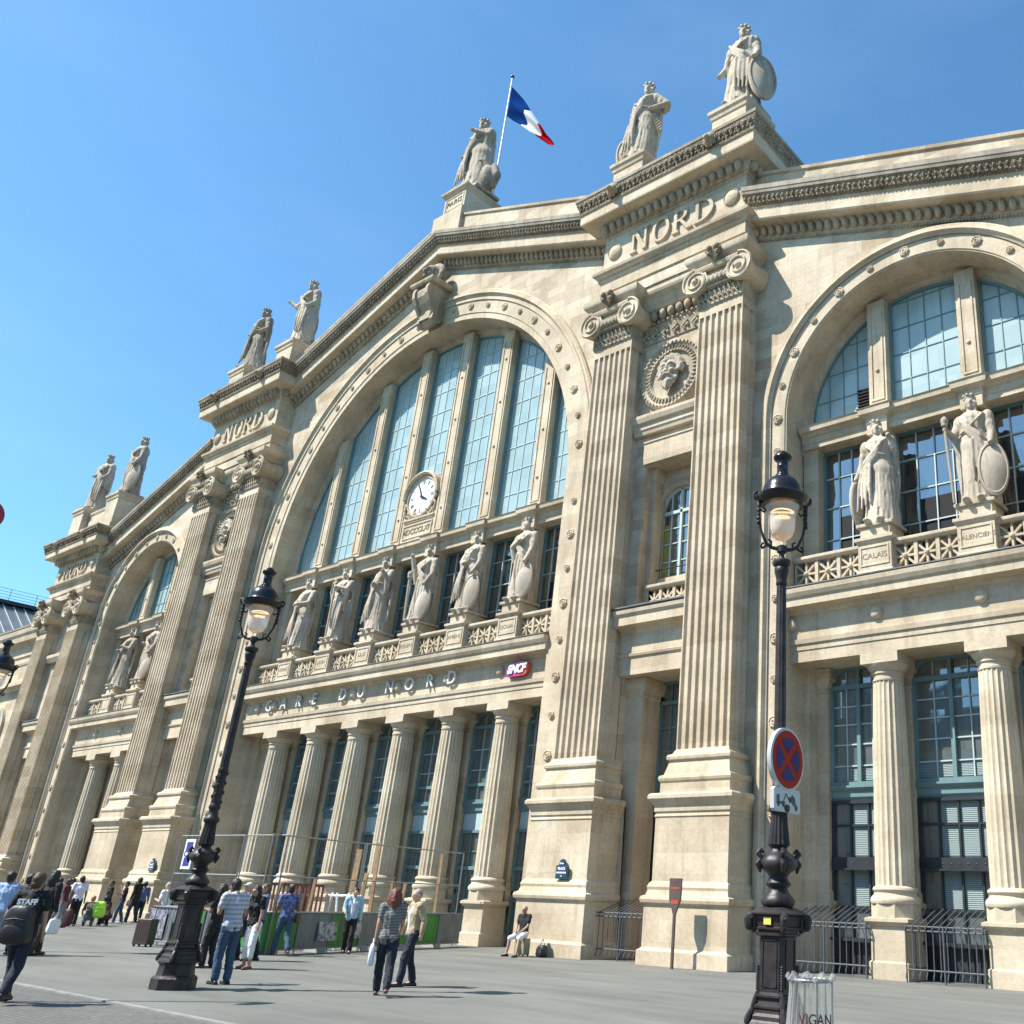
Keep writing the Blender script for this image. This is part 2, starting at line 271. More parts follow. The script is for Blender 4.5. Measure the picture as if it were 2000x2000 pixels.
# ================================================================= the station
ST=empty('railway_station',(0,0,0),label='long pale stone railway station front with great arches and fluted pilasters',cat='railway station')
SP=3.224; Z0=17.52; R0=10.87; XS=26.02; RS=4.62; ZS=17.08; YW=.9
GS=.365; GP=34.05      # central gable slope and peak of the cornice top edge
SS=-.338               # side gables: z = 26.95 + SS*(|x|-20.3)
def gtop(x): return GP-GS*abs(x)
def stop(x): return 26.95+SS*(abs(x)-20.3)
def wallpiece(mb,xa,xb,top,arc,zb,y,n,back=None):
    xs=sorted(set([xa+(xb-xa)*i/n for i in range(n+1)]+[x for x in (arc[0]-arc[2],arc[0]+arc[2],0.0) if xa<x<xb]+[arc[0]+arc[2]*cos(PI*k/48) for k in range(49)]))
    for a,b in zip(xs,xs[1:]):
        if b-a<1e-5: continue
        def lo(x,inside):
            return arc[1]+math.sqrt(max(0,arc[2]**2-(x-arc[0])**2)) if inside else zb
        ins=abs((a+b)/2-arc[0])<arc[2]
        mb.add([(a,y,lo(a,ins)),(b,y,lo(b,ins)),(b,y,top(b)),(a,y,top(a))],[(0,1,2,3)])
# central bay wall
w1=MB(); wallpiece(w1,-12.9,12.9,lambda x:gtop(x)-1.2,(0,Z0,12.0),0,YW,40); w1.obj('bay_wall',M['wall'],ST)
for sg in (1,-1):
    w2=MB(); xa,xb=(19.8,32.4) if sg>0 else (-32.4,-19.8)
    wallpiece(w2,xa,xb,lambda x:stop(x)-1.2,(sg*XS,ZS,5.2),0,YW,40); w2.obj('bay_wall',M['wall'],ST)
# archivolts with deep soffits
def archivolt(cx,cz,Ri,ro,step,n):
    a=MB(); a.arch([(ro,YW+.1),(ro,.78),(ro-.08,.70),(ro-.16,.70),(ro-.20,.64),(ro-.30,.62),(ro-.36,.72),(ro-.42,.75),(Ri+.98 if Ri>8 else Ri+.62,.74),(Ri+.96 if Ri>8 else Ri+.60,.80),(Ri+.30 if Ri>8 else Ri+.06,.80),(Ri+.26 if Ri>8 else Ri+.03,.84),(Ri,.84),(Ri,2.0),(Ri-.12,2.04),(Ri-.16,2.12),(Ri-.28,2.16),(Ri-.30,2.5),(ro,2.5)],cx,cz,0,n=80)
    o=a.obj('arch',M['trim'],ST,smooth=True,angle=25)
    rr=Ri+(.66 if Ri>8 else .33)
    k=0; t=0
    pos=[]
    while t<=90: pos.append((t,k)); t+=step; k+=1
    pts=[]
    for t,k in pos:
        for s in ((1,-1) if t>0 else (1,)):
            pts.append((cx+s*rr*sin(R_(t)),cz+rr*cos(R_(t)),k))
    dz=step*PI/180*rr; z=cz-dz*.95; k=pos[-1][1]+1
    while z>1.0:
        pts+=[(cx+rr,z,k),(cx-rr,z,k)]; z-=dz; k+=1
    for px,pz,k in pts:
        if Ri>8 and abs(px)<.8 and pz>cz: continue
        q=.20 if k%2==0 else .14
        if Ri<8: q*=.95
        m=MB(); pr=[(q,0),(q,-.05),(q*.82,-.07),(q*.72,-.045),(q*.5,-.04),(q*.42,-.075),(q*.25,-.08),(q*.15,-.05),(.01,-.08)]
        vs=[];nn=16
        for r,y in pr:
            for i in range(nn):
                aa=2*PI*i/nn; r2=r*(1-.13*(i%2)) if r>q*.6 else r
                vs.append((px+r2*cos(aa),.8+y,pz+r2*sin(aa)))
        m.add(vs,[(i*nn+j,i*nn+(j+1)%nn,(i+1)*nn+(j+1)%nn,(i+1)*nn+j) for i in range(len(pr)-1) for j in range(nn)])
        m.obj('rosette',M['trim'],o,smooth=True)
    return o
archivolt(0,Z0,R0,12.45,7,80)
for sg in (1,-1): archivolt(sg*XS,ZS,RS,5.62,15,60)
# ------------------------------------------------ gable cornices
EGG=MB()
def eggs(mb,p0,p1,n,r=.15):
    p0=Vector(p0);p1=Vector(p1)
    for i in range(n):
        c=p0.lerp(p1,(i+.5)/n); mb.ball(c,r,8,5,(.74,.85,1.25))
def cornice_run(xa,xb,za,zb,name='gable_cornice'):
    o=MB().run([(YW+.3,-1.9),(YW-.03,-1.9),(YW-.06,-1.82),(YW-.10,-1.78),(YW-.12,-1.5),(.62,-1.38),(.22,-1.36),(.18,-1.30),(.18,-.84),(.12,-.80),(YW+.3,-.80)],xa,xb,za,zb).obj(name,M['trim'],ST)
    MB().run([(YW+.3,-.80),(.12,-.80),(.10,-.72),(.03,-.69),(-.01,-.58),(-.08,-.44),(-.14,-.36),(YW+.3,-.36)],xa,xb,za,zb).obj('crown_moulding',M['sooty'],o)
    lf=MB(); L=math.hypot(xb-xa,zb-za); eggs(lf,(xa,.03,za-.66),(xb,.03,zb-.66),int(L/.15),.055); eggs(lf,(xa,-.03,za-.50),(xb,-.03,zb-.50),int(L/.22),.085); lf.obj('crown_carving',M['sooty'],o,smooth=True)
    MB().run([(YW+.3,-.36),(-.15,-.36),(-.17,-.26),(-.2,-.22),(-.2,-.02),(YW+.3,.02)],xa,xb,za,zb).obj('coping',M['crown'],o)
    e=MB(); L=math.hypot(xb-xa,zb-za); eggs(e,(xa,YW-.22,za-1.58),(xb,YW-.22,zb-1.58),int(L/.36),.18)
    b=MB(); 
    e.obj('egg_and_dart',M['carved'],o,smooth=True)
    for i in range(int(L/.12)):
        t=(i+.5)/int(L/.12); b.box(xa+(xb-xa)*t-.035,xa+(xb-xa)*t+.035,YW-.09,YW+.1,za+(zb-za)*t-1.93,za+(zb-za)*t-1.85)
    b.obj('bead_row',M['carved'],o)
    return o
cornice_run(-12.8,0,gtop(12.8),GP); cornice_run(0,12.8,GP,gtop(12.8))
cornice_run(19.9,32.4,stop(19.9),stop(32.4)); cornice_run(-32.4,-19.9,stop(32.4),stop(19.9))
# parapets and roof body
for xa,xb,za,zb in ((0,12.8,GP+1.5,gtop(12.8)+1.5),(-12.8,0,gtop(12.8)+1.5,GP+1.5),(19.9,32.4,stop(19.9)+1.15,stop(32.4)+1.15),(-32.4,-19.9,stop(32.4)+1.15,stop(19.9)+1.15)):
    MB().run([(.55,-1.6),(.55,-.16),(.47,-.13),(.45,0),(1.3,0),(1.3,-1.6)],xa,xb,za,zb).obj('parapet',M['wall'],ST)
MB().prism([(-13,0),(13,0),(13,gtop(13)),(0,GP+.6),(-13,gtop(13))],4.2,60).obj('roof',M['roof'],ST)
MB().prism([(13,0),(40,0),(40,18.5),(13,26)],4.2,60).obj('roof',M['roof'],ST)
MB().prism([(-40,0),(-13,0),(-13,26),(-40,18.5)],4.2,60).obj('roof',M['roof'],ST)
# ------------------------------------------------ columns (Doric, with base on pedestal)
YC=1.80
def column(x):
    s=MB().lathe([(.53,2.26),(.535,2.5),(.525,4),(.50,5.6),(.47,7),(.45,7.78),(.445,7.86)],x,YC,0,n=80,fl=20,amp=.085)
    o=s.obj('column',M['col'],ST,smooth=True,angle=60)
    c=MB().lathe([(.46,7.82),(.465,7.88),(.45,7.9),(.45,8.0),(.49,8.02),(.49,8.06),(.47,8.08),(.52,8.14),(.60,8.24),(.63,8.30),(.62,8.34)],x,YC,0,n=32); c.box(x-.6,x+.6,YC-.6,YC+.6,8.30,8.60)
    c.obj('capital',M['col'],o,smooth=True,angle=30)
    b=MB().lathe([(.66,1.82),(.68,1.87),(.68,1.93),(.64,2.0),(.585,2.04),(.57,2.10),(.60,2.13),(.62,2.17),(.60,2.22),(.55,2.25),(.53,2.27)],x,YC,0,n=32)
    b.lathe([(.66,1.46),(.66,1.83)],x,YC,0,n=8,rot=PI/8); b.obj('base',M['col'],o,smooth=True,angle=30)
    p=MB().wrap([(0,0),(0,.40),(-.02,.42),(-.05,.44),(-.05,1.26),(.0,1.30),(.04,1.34),(.07,1.38),(.07,1.46),(-.03,1.49)],x-.56,x+.56,YC-.56,YC+.55)
    p.obj('pedestal',M['col'],o); return o
CX=[SP*(i-2.5) for i in range(6)]
SX=[XS-SP/2,XS+SP/2]
for x in CX+SX+[-v for v in SX]: column(x)
# entablatures, low level
def low_entab(x0,x1):
    pr=[(2.5,8.6),(1.2,8.6),(1.2,8.96),(1.17,8.97),(1.17,9.14),(1.12,9.16),(1.10,9.30),(1.17,9.32),(1.17,10.08),(1.12,10.10),(1.06,10.20),(.98,10.24),(.72,10.26),(.72,10.50),(.66,10.54),(.60,10.66),(.58,10.80),(2.5,10.80)]
    o=MB().run(pr,x0,x1).obj('entablature',M['trim'],ST)
    MB().run([(2.5,10.803),(.60,10.803),(.56,10.83),(.56,10.87),(1.1,10.98),(2.5,10.98)],x0,x1).obj('flashing',M['lead'],o)
    return o
eC=low_entab(-R0,R0); eR=low_entab(XS-RS,XS+RS); eL=low_entab(-XS-RS,-XS+RS)
for e,xs in ((eC,CX),(eR,[XS-SP*1.5+.3]+SX+[XS+SP*1.5-.3]),(eL,[-v for v in SX])):
    for x in (xs if e is not eC else [v for v in CX]+[9.55,-9.55]):
        m=MB(); 
        pr=[(.20,1.17),(.20,1.10),(.18,1.07),(.12,1.03),(.01,1.02)]
        vs=[(x+r*cos(2*PI*i/20),y,9.80+r*sin(2*PI*i/20)) for r,y in pr for i in range(20)]
        m.add(vs,[(i*20+j,i*20+(j+1)%20,(i+1)*20+(j+1)%20,(i+1)*20+j) for i in range(4) for j in range(20)]); m.obj('roundel',M['trim'],e,smooth=True)
# pilasters behind the columns, and jambs
def backpil(x,hw=.42,y=2.34,x1=None):
    m=MB(); a,b=(x-hw,x+hw) if x1 is None else (x,x1)
    m.wrap([(0.06,0),(.06,.4),(.03,.42),(.03,1.3),(.08,1.36),(.08,1.46),(.02,1.5),(.10,1.7),(.10,1.85),(.04,1.9),(.04,2.1),(0,2.15),(0,7.75),(.03,7.8),(.0,7.85),(0,8.0),(.04,8.05),(.10,8.2),(.14,8.28),(.14,8.5),(.16,8.58)],a,b,y,3.2)
    m.obj('back_pilaster',M['trim'],ST)
for x in CX+SX+[-v for v in SX]: backpil(x)
for x0,x1 in ((-R0,-R0+.98),(R0-.98,R0),(XS-RS,XS-RS+.66),(XS+RS-.66,XS+RS),(-XS-RS,-XS-RS+.66),(-XS+RS-.66,-XS+RS)): backpil(x0,x1=x1)
# ------------------------------------------------ ground-floor windows
def rect_frame(mb,x0,x1,z0,z1,y,t,d=.08): mb.box(x0,x0+t,y-d,y,z0,z1); mb.box(x1-t,x1,y-d,y,z0,z1); mb.box(x0+t,x1-t,y-d,y,z0,z0+t); mb.box(x0+t,x1-t,y-d,y,z1-t,z1)
def low_window(x0,x1,style):
    y=2.62; cx=(x0+x1)/2; f=MB()
    # upper part: frame with rounded top corners, transom at 8.05, four casement rows
    rect_frame(f,x0,x1,5.05,8.62,y,.10,.14); f.prism([(x0+.1,8.52),(x0+.1,8.25),(x0+.28,8.46),(x0+.42,8.52)],y-.14,y); f.prism([(x1-.1,8.52),(x1-.42,8.52),(x1-.28,8.46),(x1-.1,8.25)],y-.14,y)
    f.box(x0+.1,x1-.1,y-.12,y,7.93,8.07); f.box(cx-.06,cx+.06,y-.13,y,5.15,8.52)
    n=MB()
    zs=[5.72,6.30,7.10] if style=='c' else [5.62,6.25,6.85,7.4]
    for z in zs: n.box(x0+.1,x1-.1,y-.05,y-.005,z-.02,z+.02)
    for k in (1,3): xx=x0+.1+(x1-x0-.2)*k/4; n.box(xx-.018,xx+.018,y-.055,y-.005,5.15,8.5)
    if style=='c': f.box(x0+.1,x1-.1,y-.11,y,5.66,5.78)
    # ledge
    f.wrap([(0,4.62),(.02,4.66),(.06,4.72),(.06,4.86),(.12,4.92),(.16,4.98),(.16,5.04),(0,5.06)],x0,x1,y-.05,y+.1)
    o=f.obj('window',M['teal'],ST); n.obj('glazing_bars',M['bars'],o)
    MB().box(x0+.05,x1-.05,y+.0,y+.02,0.05,8.6).obj('glass',M['glass_low'],o)
    if style=='c':
        p=MB(); p.box(x0+.08,x1-.08,y-.05,y+.02,4.0,4.62); p.obj('panel',M['teal_lt'],o)
        g=MB(); rect_frame(g,x0,x1,.0,4.0,y,.10,.12); g.box(cx-.05,cx+.05,y-.11,y,.1,3.9); g.box(x0+.1,x1-.1,y-.11,y,2.55,2.68)
        for k in (1,3): xx=x0+.1+(x1-x0-.2)*k/4; g.box(xx-.018,xx+.018,y-.055,y-.005,.1,3.9)
        g.box(x0+.1,x1-.1,y-.05,y-.01,3.2,3.24); g.box(x0+.1,x1-.1,y-.05,y-.01,1.5,1.54)
        g.obj('door_frame',M['teal'],o)
    else:
        g=MB(); rect_frame(g,x0,x1,.0,4.62,y,.09,.12)
        for xx in (x0+.62,x0+1.2,x0+1.78): g.box(xx-.03,xx+.03,y-.08,y-.005,.9,4.55)
        for z in (3.92,1.70): g.box(x0+.09,x1-.09,y-.075,y-.005,z-.03,z+.03)
        g.box(x0+.09,x1-.09,y-.22,y,2.72,3.04); g.box(x0+.09,x1-.09,y-.30,y,2.69,2.74)
        for i in range(9): g.ball((x0+.25+i*.24,y-.22,2.88),.022,6,4)
        g.box(x0+.05,x1-.05,y-.35,y-.2,.84,.92); g.box(x0+.05,x1-.05,y-.13,y-.02,.0,.84)
        for i in range(12): g.box(x0+.2+i*.17,x0+.23+i*.17,y-.17,y-.12,.05,.82)
        g.obj('iron_frame',M['iron'],o)
        b=MB()
        for (za,zb,xa) in ((3.10,3.88,x0+.65),(3.96,4.54,x0+.65),(1.76,2.66,x0+.65)):
            z=za
            while z<zb: b.add([(xa,y-.012,z),(x1-.1,y-.012,z),(x1-.1,y-.001,z+.035),(xa,y-.001,z+.035)],[(0,1,2,3)]); z+=.05
        z=5.2
        while z<5.6: b.add([(x0+.1,y-.012,z),(x1-.1,y-.012,z),(x1-.1,y-.001,z+.03),(x0+.1,y-.001,z+.03)],[(0,1,2,3)]); z+=.045
        b.obj('blinds',M['blind'],o)
    return o
ed=[-R0+.98]+[v for x in CX for v in (x-.42,x+.42)]+[R0-.98]
for a,b in zip(ed[::2],ed[1::2]): low_window(a,b,'c')
for sg in (1,-1):
    ed=[XS-RS+.66]+[v for x in SX for v in (x-.42,x+.42)]+[XS+RS-.66]
    for a,b in zip(ed[::2],ed[1::2]): low_window(min(sg*a,sg*b),max(sg*a,sg*b),'s')
# ------------------------------------------------ upper storey: piers, transom, mullions, big windows
def upper(cx,cz,Rr,muls,zb=17.05):
    Rg=Rr-.3; hw=.36 if Rr>8 else .33
    xl,xr=cx-Rr,cx+Rr
    for x in muls:
        zt=cz+math.sqrt(Rg*Rg-(x-cx)**2)+.15
        m=MB(); m.box(x-hw,x+hw,1.78,2.5,zb,zt); m.box(x-hw+.09,x-hw+.16,1.745,1.80,zb+.25,zt-.5); m.box(x+hw-.16,x+hw-.09,1.745,1.80,zb+.25,zt-.5)
        m.box(x-hw+.161,x+hw-.161,1.747,1.80,zb+.25,zb+.32)
        o=m.obj('mullion',M['trim'],ST)
        z=zb+1.4
        d=MB()
        while z<zt-1: d.ball((x,1.76,z),.075,8,5,(1,.6,1)); z+=2.35
        d.obj('stud',M['trim'],o,smooth=True)
        m=MB(); m.box(x-hw+.02,x+hw-.02,1.9,2.6,10.98,16.16); m.obj('pier',M['trim'],ST)
    # transom entablature, breaking forward at each pier
    o=MB().run([(2.7,16.15),(1.75,16.15),(1.75,16.34),(1.72,16.36),(1.72,16.56),(1.66,16.60),(1.60,16.66),(1.48,16.70),(1.46,16.86),(1.42,16.90),(2.7,16.96)],xl+.1,xr-.1).obj('transom',M['trim'],ST)
    for x in muls:
        MB().wrap([(0,15.98),(.03,16.0),(.03,16.36),(.06,16.4),(.06,16.58),(.12,16.62),(.24,16.70),(.26,16.88),(.30,16.92),(.0,17.08)],x-hw,x+hw,1.62,2.6).obj('transom_break',M['trim'],o)
    for s in (-1,1):
        x=cx+s*(Rr-.05); MB().wrap([(0,10.98),(0,16.0),(.05,16.1),(.05,16.5),(.15,16.7),(.15,17.0)],min(x,x-s*.55),max(x,x-s*.55),1.9,2.6).obj('pier',M['trim'],ST)
    # windows
    ed=[cx-Rg]+[v for x in muls for v in (x-hw,x+hw)]+[cx+Rg]
    for a,b in zip(ed[::2],ed[1::2]):
        y=2.22; wdt=b-a; f=MB(); fr=MB()
        def zt(x): return cz+math.sqrt(max(0,Rg*Rg-(x-cx)**2))
        nv=4 if wdt>1.7 else 4
        nx=24; outline=[(a+wdt*i/nx,zt(a+wdt*i/nx)) for i in range(nx+1)]
        MB().prism([(a,zb),(b,zb)]+outline[::-1],y,y+.02).obj('glass',M['glass_up'],None) if False else None
        for (p,q) in zip(outline,outline[1:]):
            fr.add([(p[0],y-.1,max(zb,p[1]-.1)),(q[0],y-.1,max(zb,q[1]-.1)),(q[0],y-.1,q[1]),(p[0],y-.1,p[1]),(p[0],y,max(zb,p[1]-.1)),(q[0],y,max(zb,q[1]-.1))],[(0,1,2,3),(0,4,5,1)])
        if zt(a)>zb+.2: fr.box(a,a+.09,y-.12,y,zb,zt(a+.05))
        if zt(b)>zb+.2: fr.box(b-.09,b,y-.12,y,zb,zt(b-.05))
        fr.box(a,b,y-.12,y,zb-.05,zb+.1)
        o=fr.obj('window',M['teal'],ST)
        step=1.02 if Rr<8 else .6
        pw=(wdt-.18)/nv
        for i in range(1,nv):
            x=a+.09+pw*i; f.box(x-.016,x+.016,y-.03,y-.004,zb+.1,zt(x)-.02)
        z=zb+.1; ph=1.2 if Rr>8 else 1.02; k=1
        while True:
            zz=zb+k*ph
            hwd=math.sqrt(max(0,Rg*Rg-(zz-cz)**2)); xa=max(a+.05,cx-hwd); xb=min(b-.05,cx+hwd)
            if zz>cz+Rg: break
            if xb-xa>.1: f.box(xa,xb,y-.028,y-.003,zz-.016,zz+.016)
            k+=1
        f.obj('glazing_bars',M['bars'] if Rr>8 else M['teal'],o)
        g=MB(); pts=[(a,zb)]+outline+[(b,zb)]; g.add([(p,y+.0,q) for p,q in pts],[tuple(range(len(pts)))]); g.obj('glass',M['glass_up'],o)
        if Rr<8 and a<cx-2 :
            lv=MB(); 
            for i in range(8): lv.box(b-.09-pw,b-.1,y-.09,y-.02,zb+.2+i*.12,zb+.24+i*.12)
            lv.box(b-.09-pw,b-.1,y-.02,y-.003,zb+.14,zb+1.02)
            lv.obj('louvre',M['dark'],o)
    # middle windows behind the statues
    xl2,xr2=cx-Rr+.6,cx+Rr-.6
    ed=[xl2]+[v for x in muls for v in (x-hw+.02,x+hw-.02)]+[xr2]
    for i,(a,b) in enumerate(zip(ed[::2],ed[1::2])):
        y=2.42; f=MB(); rect_frame(f,a,b,11.0,16.15,y,.08,.14); nv=4; pw=(b-a-.16)/nv
        o=f.obj('window',M['teal'],ST); n=MB()
        for j in range(1,nv): x=a+.08+pw*j; n.box(x-.02,x+.02,y-.06,y-.004,11,16.1)
        for z in (12.9,14.05,15.15): n.box(a+.08,b-.08,y-.055,y-.003,z-.02,z+.02)
        n.obj('glazing_bars',M['bars'] if Rr>8 else M['bars'],o)
        g=MB(); g.cur=0; g.box(a,b,y,y+.02,11,16.15); g.obj('glass',M['glass_mid'],o)
        # black sheets over the lower panes stand in for the unlit room
        if (i%2==0) or Rr<8: MB().box(a+.08+pw*.96,b-.08,y-.01,y-.002,11.1,13.7).obj('dark_room_sheet',M['dark'],o)
MUL=CX; upper(0,Z0,R0,CX); upper(XS,ZS,RS,SX); upper(-XS,ZS,RS,[-SX[1],-SX[0]])
# yellow banner seen through two left panes of the central bay
YB=mat('yellow blind',(.30,.23,.05),.7)
for x in (-9.1,-6.9): MB().box(x-.35,x+.25,2.385,2.40,11.1,13.3).obj('yellow_blind',YB,ST)
# ------------------------------------------------ balustrades of eight-rayed panels
def balustrade(x0,x1,y=1.35,z=10.98):
    m=MB(); m.box(x0,x1,y-.05,y+.25,z,z+.12); m.wrap([(0,z+.92),(.04,z+.95),(.07,z+1.0),(.07,z+1.08),(0,z+1.12)],x0,x1,y-.02,y+.25)
    n=max(1,round((x1-x0)/.72)); pw=(x1-x0)/n
    for i in range(n):
        a=x0+i*pw; c=a+pw/2; zc=z+.52; m.box(a,a+.06,y,y+.2,z+.12,z+.92); m.box(a+pw-.06,a+pw,y,y+.2,z+.12,z+.92)
        hwx=pw/2-.06; hz=.40
        for k in range(4):
            t=k*PI/4; dx,dz=cos(t),sin(t); L=min(hwx/abs(dx) if abs(dx)>.01 else 9,hz/abs(dz) if abs(dz)>.01 else 9)
            px,pz=-dz*.035,dx*.035
            m.prism([(c-dx*L+px,zc-dz*L+pz),(c-dx*L-px,zc-dz*L-pz),(c+dx*L-px,zc+dz*L-pz),(c+dx*L+px,zc+dz*L+pz)],y+.03+.003*k,y+.17+.003*k)
        m.ball((c,y+.03,zc),.08,8,5)
    return m.obj('balustrade',M['trim'],ST)
PW=.56
def ped_row(xs,xl,xr):
    e=[xl]+[v for x in xs for v in (x-PW,x+PW)]+[xr]
    for a,b in zip(e[::2],e[1::2]): balustrade(a,b)
    for x in xs:
        o=MB().wrap([(.05,10.98),(.05,11.10),(.0,11.16),(0,12.02),(.03,12.05),(.09,12.12),(.09,12.22),(.02,12.25),(-.06,12.27),(-.06,12.60)],x-PW,x+PW,1.16,2.2).obj('statue_pedestal',M['trim'],ST)
        f=MB(); rect_frame(f,x-PW+.08,x+PW-.08,11.3,11.92,1.16,.04,.025); f.obj('name_panel',M['trim'],o)
ped_row(CX,-R0+.05,R0-.05); ped_row(SX,XS-RS+.05,XS+RS-.05); ped_row([-SX[1],-SX[0]],-XS-RS+.05,-XS+RS-.05)
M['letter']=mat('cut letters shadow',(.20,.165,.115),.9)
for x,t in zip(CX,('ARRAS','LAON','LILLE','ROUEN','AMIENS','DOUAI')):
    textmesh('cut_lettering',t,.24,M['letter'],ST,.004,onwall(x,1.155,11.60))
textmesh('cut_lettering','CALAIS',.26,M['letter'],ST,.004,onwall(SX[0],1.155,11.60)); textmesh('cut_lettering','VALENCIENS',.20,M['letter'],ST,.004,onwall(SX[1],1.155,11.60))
# ------------------------------------------------ pylons
def pylon(c,hs,mir,outer=False,zoff=0,pw=1.0,sp=2.67,deep=True):
    """c centre x ; pilasters at c-sp, c+sp half width pw"""
    P=empty('pylon',(0,0,0),parent=ST)
    def Z(z):
        if not outer: return z
        T=[(0,0),(6.0,2.9),(22.2,17.04),(24.45,19.25),(29.78,23.56),(32,25.5),(40,33.5)]
        for (a,b),(p,q) in zip(T,T[1:]):
            if z<=p: return b+(q-b)*(z-a)/(p-a)
    for s in (-1,1):
        x=c+s*sp
        # fluted shaft
        prof=[];n=7;fw=2*pw/ (n+.0)
        z0,z1=Z(6.0),Z(22.2)
        yb=YW
        m=MB()
        seg=2*pw/n
        pts=[(x-pw,yb)]
        for sd in (0,):
            for k in range(2):
                y0=yb-.12-(k)*.40; y1=y0-.30
                pts+=[(x-pw,y0),(x-pw+.07,y0-.06),(x-pw+.09,(y0+y1)/2),(x-pw+.07,y1+.06),(x-pw,y1)]
        pts+=[(x-pw,0)]
        for k in range(n):
            a=x-pw+seg*k; fl=seg*.17
            pts+=[(a+fl,0)]+[(a+seg/2-(seg/2-fl)*cos(PI*j/6),.095*sin(PI*j/6)) for j in range(1,6)]+[(a+seg-fl,0)]
        pts+=[(x+pw,0)]
        for k in (1,0):
            y0=yb-.12-(k)*.40; y1=y0-.30
            pts+=[(x+pw,y1),(x+pw-.07,y1+.06),(x+pw-.09,(y0+y1)/2),(x+pw-.07,y0-.06),(x+pw,y0)]
        pts+=[(x+pw,yb)]
        m.prism(pts,z0,z1-.35,'z'); m.box(x-pw,x+pw,.0,yb,z1-.35,z1)
        for k in range(n):     # round flute tops: small shadow caps
            a=x-pw+seg*(k+.5)
            m.ball((a,.03,z1-.36),seg*.33,8,5,(1,.5,1)) if False else None
        o=m.obj('pilaster',M['shaft'],P)
        # base
        b=MB().wrap([(.30,Z(4.66) if not outer else 2.05),(.30,z0-1.0),(.34,z0-.95),(.36,z0-.88),(.34,z0-.80),(.24,z0-.76),(.20,z0-.62),(.14,z0-.40),(.14,z0-.34),(.20,z0-.30),(.21,z0-.22),(.18,z0-.16),(.08,z0-.12),(.04,z0-.05),(0,z0+.02)],x-pw,x+pw,0,YW+.1).obj('base',M['trim'],o)
        # pedestal
        if not outer:
            pr=[(.60,0),(.60,.38),(.54,.42),(.50,.46),(.50,1.58),(.58,1.64),(.60,1.72),(.58,1.80),(.48,1.84),(.44,1.98),(.46,2.06),(.42,2.16),(.36,2.22),(.36,3.98),(.39,4.02),(.36,4.10),(.40,4.16),(.40,4.30),(.44,4.36),(.52,4.48),(.56,4.52),(.56,4.62),(.50,4.68)]
        else: pr=[(.60,0),(.60,.38),(.5,.46),(.5,1.3),(.55,1.36),(.55,1.45),(.4,1.6),(.4,1.85),(.46,1.95),(.46,2.05)]
        MB().wrap(pr,x-pw,x+pw,0,YW+.1).obj('pedestal',M['trim'],o)
        # ionic capital
        cap=MB(); zc=z1
        cap.box(x-pw-.02,x+pw+.02,-.02,YW,zc,zc+.72)
        zv=zc+1.08; rv=.56
        cap.wrap([(.06,zc+1.55),(.14,zc+1.62),(.16,zc+1.72),(.30,zc+1.86),(.42,zc+1.96),(.46,zc+2.06),(.46,zc+2.25)],x-pw,x+pw,-.02,YW)
        cap.box(x-pw+.1,x+pw-.1,-.22,YW,zc+.75,zc+1.58)
        for k in (-1,1):
            vx=x+k*(pw-.02)
            # volute: spiral ribbon plus drum going back
            nn=40; pts=[]
            dr=MB(); ring=[(vx+rv*cos(2*PI*i/24),zv+rv*sin(2*PI*i/24)) for i in range(24)]
            vs=[(p,-.36,q) for p,q in ring]+[(vx+(p-vx)*.78,.25,zv+(q-zv)*.78) for p,q in ring]+[(p,YW-.02,q) for p,q in ring]
            cap.add(vs,[tuple(range(24))]+[(i,(i+1)%24,24+(i+1)%24,24+i) for i in range(24)]+[(24+i,24+(i+1)%24,48+(i+1)%24,48+i) for i in range(24)])
            sp_=[]
            for i in range(56):
                t=i/55; a=PI/2+k*(-1)*t*2.6*2*PI if False else PI/2-k*t*2.4*2*PI
                r=rv*(1-t)*.97+.07; sp_.append((vx+r*cos(a),-.36-.05*t,zv+r*sin(a)))
            cap.path(sp_,[.062*(1-.5*i/55) for i in range(56)],5,0)
            cap.ball((vx,-.40,zv),.12,8,6)
        cap.tube((x-pw,-.36,zv+rv-.06),(x+pw,-.36,zv+rv-.06),.07,n=8); cap.tube((x-pw,-.30,zv+rv-.12),(x+pw,-.30,zv+rv-.12),.12,n=8)
        co=cap.obj('capital',M['trim'],o,smooth=True,angle=35)
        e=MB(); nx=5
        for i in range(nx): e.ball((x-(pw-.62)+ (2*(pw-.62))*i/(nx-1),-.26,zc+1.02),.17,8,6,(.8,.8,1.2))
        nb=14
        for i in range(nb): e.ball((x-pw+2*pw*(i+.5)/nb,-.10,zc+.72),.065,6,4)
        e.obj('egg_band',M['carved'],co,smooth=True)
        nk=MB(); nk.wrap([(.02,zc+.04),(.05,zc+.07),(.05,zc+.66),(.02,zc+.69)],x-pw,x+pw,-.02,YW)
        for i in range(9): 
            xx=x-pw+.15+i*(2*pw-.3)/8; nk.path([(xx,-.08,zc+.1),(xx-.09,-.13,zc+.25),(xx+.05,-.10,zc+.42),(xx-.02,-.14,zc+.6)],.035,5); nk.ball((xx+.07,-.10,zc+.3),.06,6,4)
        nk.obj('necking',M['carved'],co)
        pt=MB()   # palmette ornament over the capital
        for k in range(-3,4):
            t=k*.30; pt.path([(x,-.42,zc+1.62),(x+sin(t)*.28,-.56,zc+1.78+.26*cos(t)),(x+sin(t)*.42,-.62,zc+1.80+.40*cos(t))],[.05,.085,.05],6)
        for k in (-1,1): pt.ball((x+k*.17,-.62,zc+2.14),.13,8,6); pt.ball((x+k*.2,-.6,zc+1.90),.10,8,6)
        pt.obj('palmette',M['sooty'],co,smooth=True,angle=60)
